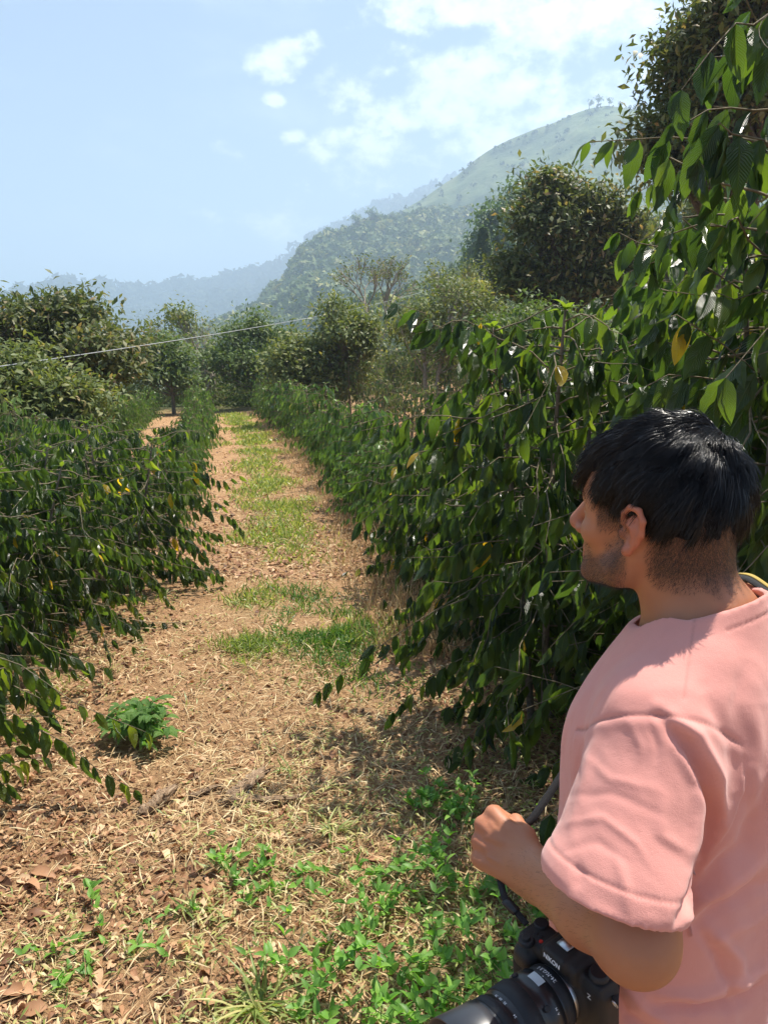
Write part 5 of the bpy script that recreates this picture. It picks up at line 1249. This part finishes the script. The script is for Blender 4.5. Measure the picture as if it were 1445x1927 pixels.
# the sleeve opening faces down and slightly forward; found from three points of its edge in the photograph
e0, e1, e2 = loc(rayp(1022, 1648, .90)), loc(rayp(1270, 1748, .76)), loc(rayp(1140, 1700, .765))
hem_normal = nrm(np.cross(e1-e0, e2-e0)); 
if hem_normal@ax_l < 0: hem_normal = -hem_normal
vl = nrm(loc(np.array([0, 0, CAM_H]))-HEM); vl = nrm(vl-(vl@ax_l)*ax_l); hem_normal = nrm(ax_l-.32*vl)
FOLDS = [([(1240, 1345), (1300, 1415), (1335, 1500), (1335, 1590), (1312, 1660), (1275, 1740)], -.016, 13),      # behind the sleeve
         ([(1270, 1400), (1310, 1470), (1312, 1560), (1290, 1640)], .007, 14),
         ([(1235, 1330), (1310, 1385), (1350, 1460), (1362, 1550)], .010, 14), ([(1330, 1300), (1380, 1400), (1392, 1500)], -.006, 18),
         ([(1460, 1480), (1400, 1590), (1330, 1670), (1285, 1725)], -.010, 16), ([(1460, 1560), (1400, 1650), (1300, 1735)], .008, 13), ([(1460, 1640), (1390, 1700), (1300, 1760)], -.009, 13),
         ([(1460, 1700), (1390, 1750), (1330, 1790)], .005, 12), ([(1320, 1760), (1360, 1810), (1372, 1860), (1360, 1900)], -.007, 10), ([(1345, 1755), (1390, 1805), (1400, 1860)], .006, 11),
         ([(1230, 1900), (1310, 1905), (1400, 1880), (1450, 1850)], -.011, 11), ([(1220, 1875), (1310, 1878), (1400, 1850), (1460, 1815)], .008, 12), ([(1160, 1840), (1210, 1900), (1290, 1950)], .008, 13), ([(1140, 1850), (1180, 1920), (1240, 1960)], -.007, 10),
         ([(1400, 1230), (1390, 1330), (1410, 1430)], -.004, 16), ([(1430, 1330), (1420, 1450), (1440, 1560)], .004, 15),
         ([(1100, 1420), (1150, 1470), (1240, 1490)], .0015, 9), ([(1075, 1500), (1160, 1500), (1260, 1540)], -.0013, 9), ([(1060, 1560), (1140, 1545), (1200, 1590), (1230, 1640)], .0018, 8), ([(1050, 1600), (1130, 1590), (1190, 1630)], -.0014, 8),
         ([(1250, 1500), (1240, 1570), (1290, 1600)], .0020, 10), ([(1210, 1550), (1260, 1600), (1310, 1630)], -.0012, 12), ([(1180, 1350), (1200, 1400), (1195, 1440)], .0018, 8), ([(1215, 1355), (1230, 1400), (1228, 1440)], -.0018, 7),
         ([(1120, 1360), (1100, 1460), (1080, 1580)], .003, 12), ([(1165, 1620), (1180, 1670), (1175, 1720)], .003, 12), ([(1080, 1620), (1090, 1650), (1085, 1680)], -.003, 10)]
SHIRT = None
shirt()
def trousers():
    m = plain('dark_denim', (.03, .035, .05), .85, nscale=400, nstr=.4)
    g = Grid(arr((-.24, .24, .006)), arr((-.18, .18, .006)), arr((.03, 1.02, .006)))
    g.ell([0, 0, .90], (.172, .125, .13), .0); g.cone([-.075, 0, .96], [.075, 0, .96], .118, .118, .03)
    for s in (-1, 1): g.cone([s*.088, 0, .86], [s*.10, .010, .48], .102, .078, .03); g.cone([s*.10, .010, .48], [s*.11, -.015, .05], .078, .062, .02)
    g.plane_cut([0, 0, .07], [0, 0, -1]); g.plane_cut([0, 0, .99], [0, 0, 1]); V, Q = surface_nets(g); Nn = vnormals(V, Q)
    V = V+Nn*(.005*fbm2(V[:, 0]+V[:, 1], V[:, 2]*1.4, 22, 3, 4))[:, None]; mesh_from('trousers', V, Q, m, person)
    sm = plain('shoe_leather', (.06, .045, .035), .6); so = plain('shoe_sole', (.35, .33, .30), .8)
    for s in (-1, 1):
        g = Grid(arr((-.08, .08, .004)), arr((-.13, .21, .004)), arr((-.01, .14, .004)))
        g.cone([0, -.05, .048], [0, .12, .036], .046, .042, .02); g.cone([0, -.04, .06], [0, -.035, .11], .046, .044, .03); g.plane_cut([0, 0, .012], [0, 0, -1]); V, Q = surface_nets(g)
        sh = mesh_from('shoe', V+np.array([s*.115, 0, 0]), Q, sm, person)
        g = Grid(arr((-.08, .08, .004)), arr((-.13, .21, .004)), arr((-.01, .05, .003))); g.cone([0, -.05, .02], [0, .125, .02], .052, .048, .01); g.plane_cut([0, 0, .022], [0, 0, 1]); g.plane_cut([0, 0, 0.], [0, 0, -1]); V, Q = surface_nets(g)
        mesh_from('sole', V+np.array([s*.115, 0, 0]), Q, so, sh)
trousers()
# ------------------------------------------------------------------ the photo camera on its strap
def sdf_box(g, c, h, r, k=0.0, op='add', cut=None):
    c = np.array(c, float); h = np.array(h, float); sl, P = g.block(c-h-k*2.2-.006, c+h+k*2.2+.006)
    if sl is None: return
    q = [np.abs(P[i]-c[i])-(h[i]-r) for i in range(3)]; z = [np.maximum(a, 0) for a in q]
    d = np.sqrt(z[0]**2+z[1]**2+z[2]**2)+np.minimum(np.maximum(np.maximum(q[0], q[1]), q[2]), 0)-r; g._apply(sl, d.astype(np.float32), k, op)
def lathe(mb, prof, c, ax, seg=64, cap=True, flute=None):
    """profile (distance along axis, radius)"""
    c = np.array(c, float); ax = nrm(np.array(ax, float)); ref = np.array([0, 0, 1.]) if abs(ax[2]) < .9 else np.array([1., 0, 0]); u = nrm(np.cross(ref, ax)); v = np.cross(ax, u)
    a = np.linspace(0, 6.28318, seg, endpoint=False); P = []
    for i, (t, r) in enumerate(prof):
        rr = r*np.ones(seg)
        if flute is not None and flute[0] <= t <= flute[1]: rr = rr+.00045*np.where(np.arange(seg) % 2 == 0, 1, -1)
        P.append(c+ax*t+rr[:, None]*(np.cos(a)[:, None]*u+np.sin(a)[:, None]*v))
    P = np.concatenate(P); n = len(prof); i, j = np.meshgrid(np.arange(n-1), np.arange(seg), indexing='ij'); j2 = (j+1) % seg
    q = np.stack([i*seg+j, i*seg+j2, (i+1)*seg+j2, (i+1)*seg+j], -1).reshape(-1, 4); mb.add(P, q)
    if cap:
        for t, r, row_ in ((prof[0][0], 0, 0), (prof[-1][0], 0, n-1)):
            k = np.arange(seg); base = P[row_*seg:(row_+1)*seg]; mb.add(np.vstack([base, c+ax*t]), None, np.stack([k, (k+1) % seg, np.full(seg, seg)], 1))
def text_mesh(txt, size, fn, name, mat, parent, bold=0.0):
    cu = bpy.data.curves.new(name, 'FONT'); cu.body = txt; cu.size = size; cu.align_x = 'CENTER'; cu.align_y = 'CENTER'; cu.extrude = .00012; cu.offset = bold
    ob = bpy.data.objects.new(name, cu); C.objects.link(ob); bpy.context.view_layer.update()
    me = bpy.data.meshes.new_from_object(ob.evaluated_get(bpy.context.evaluated_depsgraph_get())); bpy.data.objects.remove(ob); me.name = name
    for v in me.vertices: v.co = Vector(fn(v.co.x, v.co.y, v.co.z))
    me.materials.clear(); me.materials.append(mat); o = bpy.data.objects.new(name, me); C.objects.link(o); o.parent = parent; return o

def photo_camera():
    from mathutils import Matrix
    M0 = rayp(1052, 1860, .950); F0 = rayp(884, 1985, .872); l = nrm(F0-M0); up = np.array([.03, .06, 1.]); up = nrm(up-(up@l)*l); xx = np.cross(l, up)
    root = empty('camera', tuple(M0)); Mx = Matrix([[xx[0], l[0], up[0], M0[0]], [xx[1], l[1], up[1], M0[1]], [xx[2], l[2], up[2], M0[2]], [0, 0, 0, 1]]); root.matrix_world = Mx
    tag(root, 'black mirrorless camera with a large zoom lens hanging below the forearm on its strap', 'camera')
    mb_ = plain('camera_body_black', (.012, .012, .013), .5, nscale=1800, nstr=.5); mg = plain('rubber_grip', (.012, .012, .012), .8, nscale=900, nstr=.8)
    ml = plain('lens_black', (.014, .015, .018), .32, spec=.6); mr = plain('lens_rubber', (.016, .016, .018), .6); mh = plain('hood_black', (.03, .032, .038), .38, spec=.7)
    mw = plain('white_marking', (.8, .8, .8), .5); msil = plain('strap_lug_metal', (.55, .55, .56), .3, metal=1.0); mred = plain('red_button', (.6, .03, .02), .4)
    g = Grid(arr((-.085, .085, .0016)), arr((-.055, .045, .0016)), arr((-.065, .07, .0016)))
    sdf_box(g, (0, -.022, -.004), (.067, .017, .040), .009); sdf_box(g, (.052, -.004, -.008), (.019, .024, .037), .014, .008); sdf_box(g, (.048, -.016, .030), (.023, .022, .010), .008, .006)
    sdf_box(g, (0, -.018, .038), (.030, .024, .014), .008, .008); sdf_box(g, (0, -.010, .050), (.019, .022, .009), .006, .008); sdf_box(g, (0, -.044, .042), (.016, .006, .012), .005, .004)
    g.ell((0, -.004, -.004), (.040, .010, .040), .006); sdf_box(g, (-.042, -.022, .036), (.020, .015, .006), .004, .005)
    V, Q = surface_nets(g, 0, 1); mesh_from('camera_body', V, Q, mb_, root)
    g = Grid(arr((.025, .085, .0016)), arr((-.04, .045, .0016)), arr((-.055, .03, .0016))); sdf_box(g, (.053, -.004, -.014), (.0195, .0245, .030), .014); V, Q = surface_nets(g, 0, 1); mesh_from('hand_grip', V, Q, mg, root)
    m = MB(); lathe(m, [(0, .034), (.010, .034), (.011, .033), (.012, .0335)], (0, .001, -.004), (0, 1, 0), 64); m.build('lens_mount', msil, root)
    lens = MB(); lathe(lens, [(.008, .0365), (.010, .0385), (.026, .0385), (.0275, .0375), (.0285, .0375), (.030, .0425), (.048, .0445), (.0495, .0435), (.058, .0435), (.0595, .0445), (.090, .0445), (.0915, .0435), (.096, .0435), (.097, .0445), (.118, .0445), (.122, .043)], (0, 0, -.004), (0, 1, 0), 96)
    lo = lens.build('lens', ml, root)
    zr = MB(); lathe(zr, [(.0625, .0447), (.063, .0458), (.086, .0458), (.0865, .0447)], (0, 0, -.004), (0, 1, 0), 180, False, (.0629, .0861)); zr.build('zoom_ring', mr, lo)
    zr = MB(); lathe(zr, [(.0125, .0387), (.013, .0392), (.0245, .0392), (.025, .0387)], (0, 0, -.004), (0, 1, 0), 180, False, (.0129, .0246)); zr.build('control_ring', mr, lo)
    zr = MB(); lathe(zr, [(.100, .0447), (.1005, .0455), (.112, .0455), (.1125, .0447)], (0, 0, -.004), (0, 1, 0), 180, False, (.1004, .1121)); zr.build('focus_ring', mr, lo)
    gl = MB(); lathe(gl, [(.118, .038), (.1185, .03), (.1205, .015), (.121, .001)], (0, 0, -.004), (0, 1, 0), 48, False); gl.build('front_glass', plain('lens_glass', (.01, .012, .03), .03, spec=1.), lo)
    hd_ = MB(); lathe(hd_, [(.116, .0452), (.1175, .0480), (.128, .0490), (.170, .0545), (.1705, .0530), (.130, .0475), (.118, .0440)], (0, 0, -.004), (0, 1, 0), 96, False); hd_.build('lens_hood', mh, lo)
    def onlens(rad, ty, ang0, flip=1):
        def f(x, y, z):
            a = ang0+flip*x/rad; r = rad+z; return (r*math.sin(a), ty-flip*y*1.0 if flip > 0 else ty-y, -.004+r*math.cos(a))
        return f
    # read from behind the camera: letters run towards -x on the top, their feet towards the back
    def back_read(rad, ty, ang0):
        return lambda x, y, z: ((rad+z)*math.sin(ang0-x/rad*-1 if False else ang0+x/rad), ty+y, -.004+(rad+z)*math.cos(ang0+x/rad))
    text_mesh('24-70/2.8 S', .0068, back_read(.0393, .0195, .05), 'lens_lettering', mw, lo, .0001)
    text_mesh('35   50   70', .0042, back_read(.0446, .0938, .12), 'lens_lettering', mw, lo); text_mesh('24', .0042, back_read(.0446, .0938, -.45), 'lens_lettering', mw, lo)
    text_mesh('L-Fn', .0038, back_read(.0446, .0520, .85), 'lens_lettering', mw, lo); text_mesh('A  M', .0042, back_read(.0440, .040, -.95), 'lens_lettering', mw, lo)
    d = MB(); n = 8
    for i in range(2): pass
    a = np.linspace(-.22, .22, n); P = []
    for ty in (.0335, .0455): P += [((.0447)*math.sin(q), ty, -.004+.0452*math.cos(q)) for q in a]
    k = np.arange(n-1); d.add(P, np.stack([k, k+1, k+1+n, k+n], 1)); d.build('display', plain('display_grey', (.45, .50, .52), .2), lo)
    for (aa, ty, r) in ((.62, .052, .0042), (-.75, .052, .0038)):
        m = MB(); ax = (math.sin(aa), 0, math.cos(aa)); lathe(m, [(.0425, r), (.0458, r), (.0462, r*.8)], (0, ty, -.004), ax, 20); m.build('lens_button', mr, lo)
    m = MB(); lathe(m, [(.0, .0009), (.0003, .0009)], (.0, .0285, -.004+.0405), (0, 0, 1), 12); m.build('index_dot', mw, lo)
    # NIKON on the front of the prism (seen from the front: letters run towards -x)
    text_mesh('NIKON', .0080, lambda x, y, z: (-x*1.05, .0128+z-(y)*.18, .0500+y*1.02), 'brand_lettering', mw, root, .0002)
    text_mesh('Z', .0095, lambda x, y, z: (-x-.045, -.0045+z, .022+y), 'model_lettering', mw, root)
    # dials and buttons on the right hand top plate
    for nm, (x, y, z, r, h), mt in (('shutter_dial', (.050, .008, .038, .0105, .006), mr), ('shutter_button', (.050, .008, .044, .0055, .003), mb_), ('video_button', (.037, -.006, .0395, .0028, .0022), mred), ('iso_button', (.044, -.012, .0395, .003, .0018), mb_), ('exposure_button', (.052, -.012, .0395, .003, .0018), mb_),
                                    ('mode_dial', (-.046, -.022, .041, .0125, .009), mr), ('rear_dial', (.058, -.028, .038, .010, .005), mr)):
        m = MB(); lathe(m, [(0, r), (h*.8, r), (h, r*.85)], (x, y, z), (0, 0, 1), 40, True, (.0001, h*.81) if 'dial' in nm else None); m.build(nm, mt, root)
    m = MB(); sdf = [(-.0145, -.03), (.0145, -.03)]
    m.add([(x, y, z) for z in (.0592, .0610) for x, y in ((-.009, -.034), (.009, -.034), (.009, -.006), (-.009, -.006))], [(0, 3, 2, 1), (4, 5, 6, 7), (0, 1, 5, 4), (1, 2, 6, 5), (2, 3, 7, 6), (3, 0, 4, 7)]); m.build('flash_shoe', msil, root, smooth_=False)
    lugs = []
    for s in (1, -1):
        m = MB(); c = np.array([s*.071, -.018, .026]); t = np.linspace(0, 6.283, 18); m.tube(np.stack([c[0]+.0055*np.cos(t)*s*.6+s*.002, c[1]+.003*np.sin(t*1), c[2]+.006*np.sin(t)], 1), .0011, 6); m.build('strap_lug', msil, root)
        lugs.append(np.array((Mx@Vector(c+np.array([s*.004, 0, .006])))[:]))
    # strap, one long ribbon
    wl = lambda x, y, z: np.array([PX+x*cY-y*sY, PY+x*sY+y*cY, PZ+z])
    ow = lambda v: np.array([PX+v[0]*cY-v[1]*sY, PY+v[0]*sY+v[1]*cY, PZ+v[2]])
    fist = ow(WR+hh*.078-nn*.024)
    from mathutils.bvhtree import BVHTree
    tree_ = BVHTree.FromPolygons([tuple(v) for v in SHIRT[0]], [tuple(q) for q in SHIRT[1]])
    def onto(a, b, off=.004):                  # first cloth point from a towards b, in the wearer's frame
        a = Vector(a); d = (Vector(b)-a).normalized(); h_ = tree_.ray_cast(a, d); return ow(np.array((h_[0] if h_[0] is not None else Vector(b))-d*off))
    chest = onto((.05, .4, 1.26), (.05, 0, 1.26)); f2 = rayp(1003, 1538, 1.11)
    pts = [lugs[0], lugs[0]*.55+rayp(950, 1690, 1.045)*.45, rayp(947, 1682, 1.05), fist-np.array([0, 0, .008]), fist*.4+f2*.6, f2, f2*.6+chest*.4, f2*.25+chest*.75,
           chest, onto((.07, .4, 1.33), (.07, 0, 1.33)), onto((.085, .30, 1.50), (.06, 0, 1.36)), onto((.088, .04, 1.7), (.088, .03, 1.3)), onto((.084, -.012, 1.7), (.080, -.015, 1.3)), onto((.082, -.045, 1.7), (.080, -.045, 1.3)), onto((.09, -.20, 1.55), (.08, -.03, 1.34)), onto((.11, -.4, 1.33), (.11, 0, 1.33)), onto((.15, -.4, 1.22), (.12, 0, 1.22)), onto((.35, -.25, 1.12), (.05, 0, 1.12)),
           onto((.40, .12, 1.04), (.05, .0, 1.04)), onto((.22, .35, .99), (.05, .0, .99)), lugs[1]]
    P = np.array(pts); 
    def cr(P, k=8):
        out = []; Q = np.vstack([2*P[0]-P[1], P, 2*P[-1]-P[-2]])
        for i in range(1, len(Q)-2):
            for u in np.linspace(0, 1, k, endpoint=False):
                a, b, c, d = Q[i-1:i+3]; out.append(.5*((2*b)+(-a+c)*u+(2*a-5*b+4*c-d)*u*u+(-a+3*b-3*c+d)*u**3))
        return np.array(out+[P[-1]])
    S = cr(P); n = len(S); T = nrm(np.gradient(S, axis=0)); cen = wl(0, 0, 0); outw = nrm(S-np.stack([np.full(n, cen[0]), np.full(n, cen[1]), S[:, 2]*0+1.2], 1)*np.array([1, 1, 1.]))
    i0 = np.arange(n)/8.
    vw = nrm(np.array([0, 0, CAM_H])-S); outw = np.where((i0 < 8)[:, None], vw, outw); tp = ((i0 > 10.2) & (i0 < 13.8))[:, None]; outw = np.where(tp, np.array([0, 0, 1.])+.2*outw, outw); outw = outw-(outw*T).sum(1, keepdims=True)*T; outw = nrm(outw)
    for _ in range(6): outw[1:-1] = nrm((outw[:-2]+outw[1:-1]*2+outw[2:])/4)
    sw = nrm(np.cross(T, outw)); wd = np.interp(i0, [0, 2, 3, 7, 9, 10, 17, 18, 20], [.004, .0048, .0055, .0060, .010, .017, .017, .007, .004])
    def ribbon(lo_, hi_, th, off, rng=None):
        mb2 = MB(); r = slice(None) if rng is None else rng; A = S[r]+outw[r]*off; s2 = sw[r]*wd[r][:, None]; o_ = outw[r]*th; m_ = len(A)
        V = np.stack([A+s2*lo_-o_, A+s2*hi_-o_, A+s2*hi_+o_, A+s2*lo_+o_], 1).reshape(-1, 3); q = []
        for i in range(m_-1):
            for k in range(4): q.append((i*4+k, i*4+(k+1) % 4, (i+1)*4+(k+1) % 4, (i+1)*4+k))
        q += [(3, 2, 1, 0), (m_*4-4, m_*4-3, m_*4-2, m_*4-1)]; mb2.add(V, q); return mb2
    inv = root.matrix_world.inverted()
    def fix(o): 
        o.matrix_parent_inverse = inv; return o
    st = fix(ribbon(-1, 1, .0011, .003).build('strap', plain('strap_black', (.012, .012, .014), .75, nscale=900, nstr=.8), root, smooth_=False))
    w2 = ribbon(-.95, -.25, .0004, .0048, slice(80, 138)); y = w2.build('strap_stripe', plain('strap_yellow', (.42, .30, .06), .7), st, smooth_=False)
    k = MB(); kk = slice(8, 15); b = ribbon(-1.5, 1.5, .0024, .003, kk); b.build('strap_keeper', plain('keeper_black', (.015, .015, .016), .35), st, smooth_=False)
photo_camera()
# ------------------------------------------------------------------ haze
def haze():
    x0, x1, y0, y1, z0, z1 = -6600, 6600, -70, 9100, -90, 432
    v = [(x, y, z) for x in (x0, x1) for y in (y0, y1) for z in (z0, z1)]
    mb = MB(); mb.add(v, [(0, 1, 3, 2), (4, 6, 7, 5), (0, 4, 5, 1), (2, 3, 7, 6), (0, 2, 6, 4), (1, 5, 7, 3)])
    m, t, o = new_mat('haze_air'); p = N(t, 'ShaderNodeVolumePrincipled')
    p.inputs['Color'].default_value = (.62, .79, 1.0, 1); p.inputs['Density'].default_value = HAZE; p.inputs['Anisotropy'].default_value = .25
    t.links.new(p.outputs[0], o.inputs['Volume'])
    ob = mb.build('haze', m, smooth_=False); tag(ob, 'pale blue summer haze filling the valley air', 'haze', kind='stuff')
HAZE = .00076
haze()
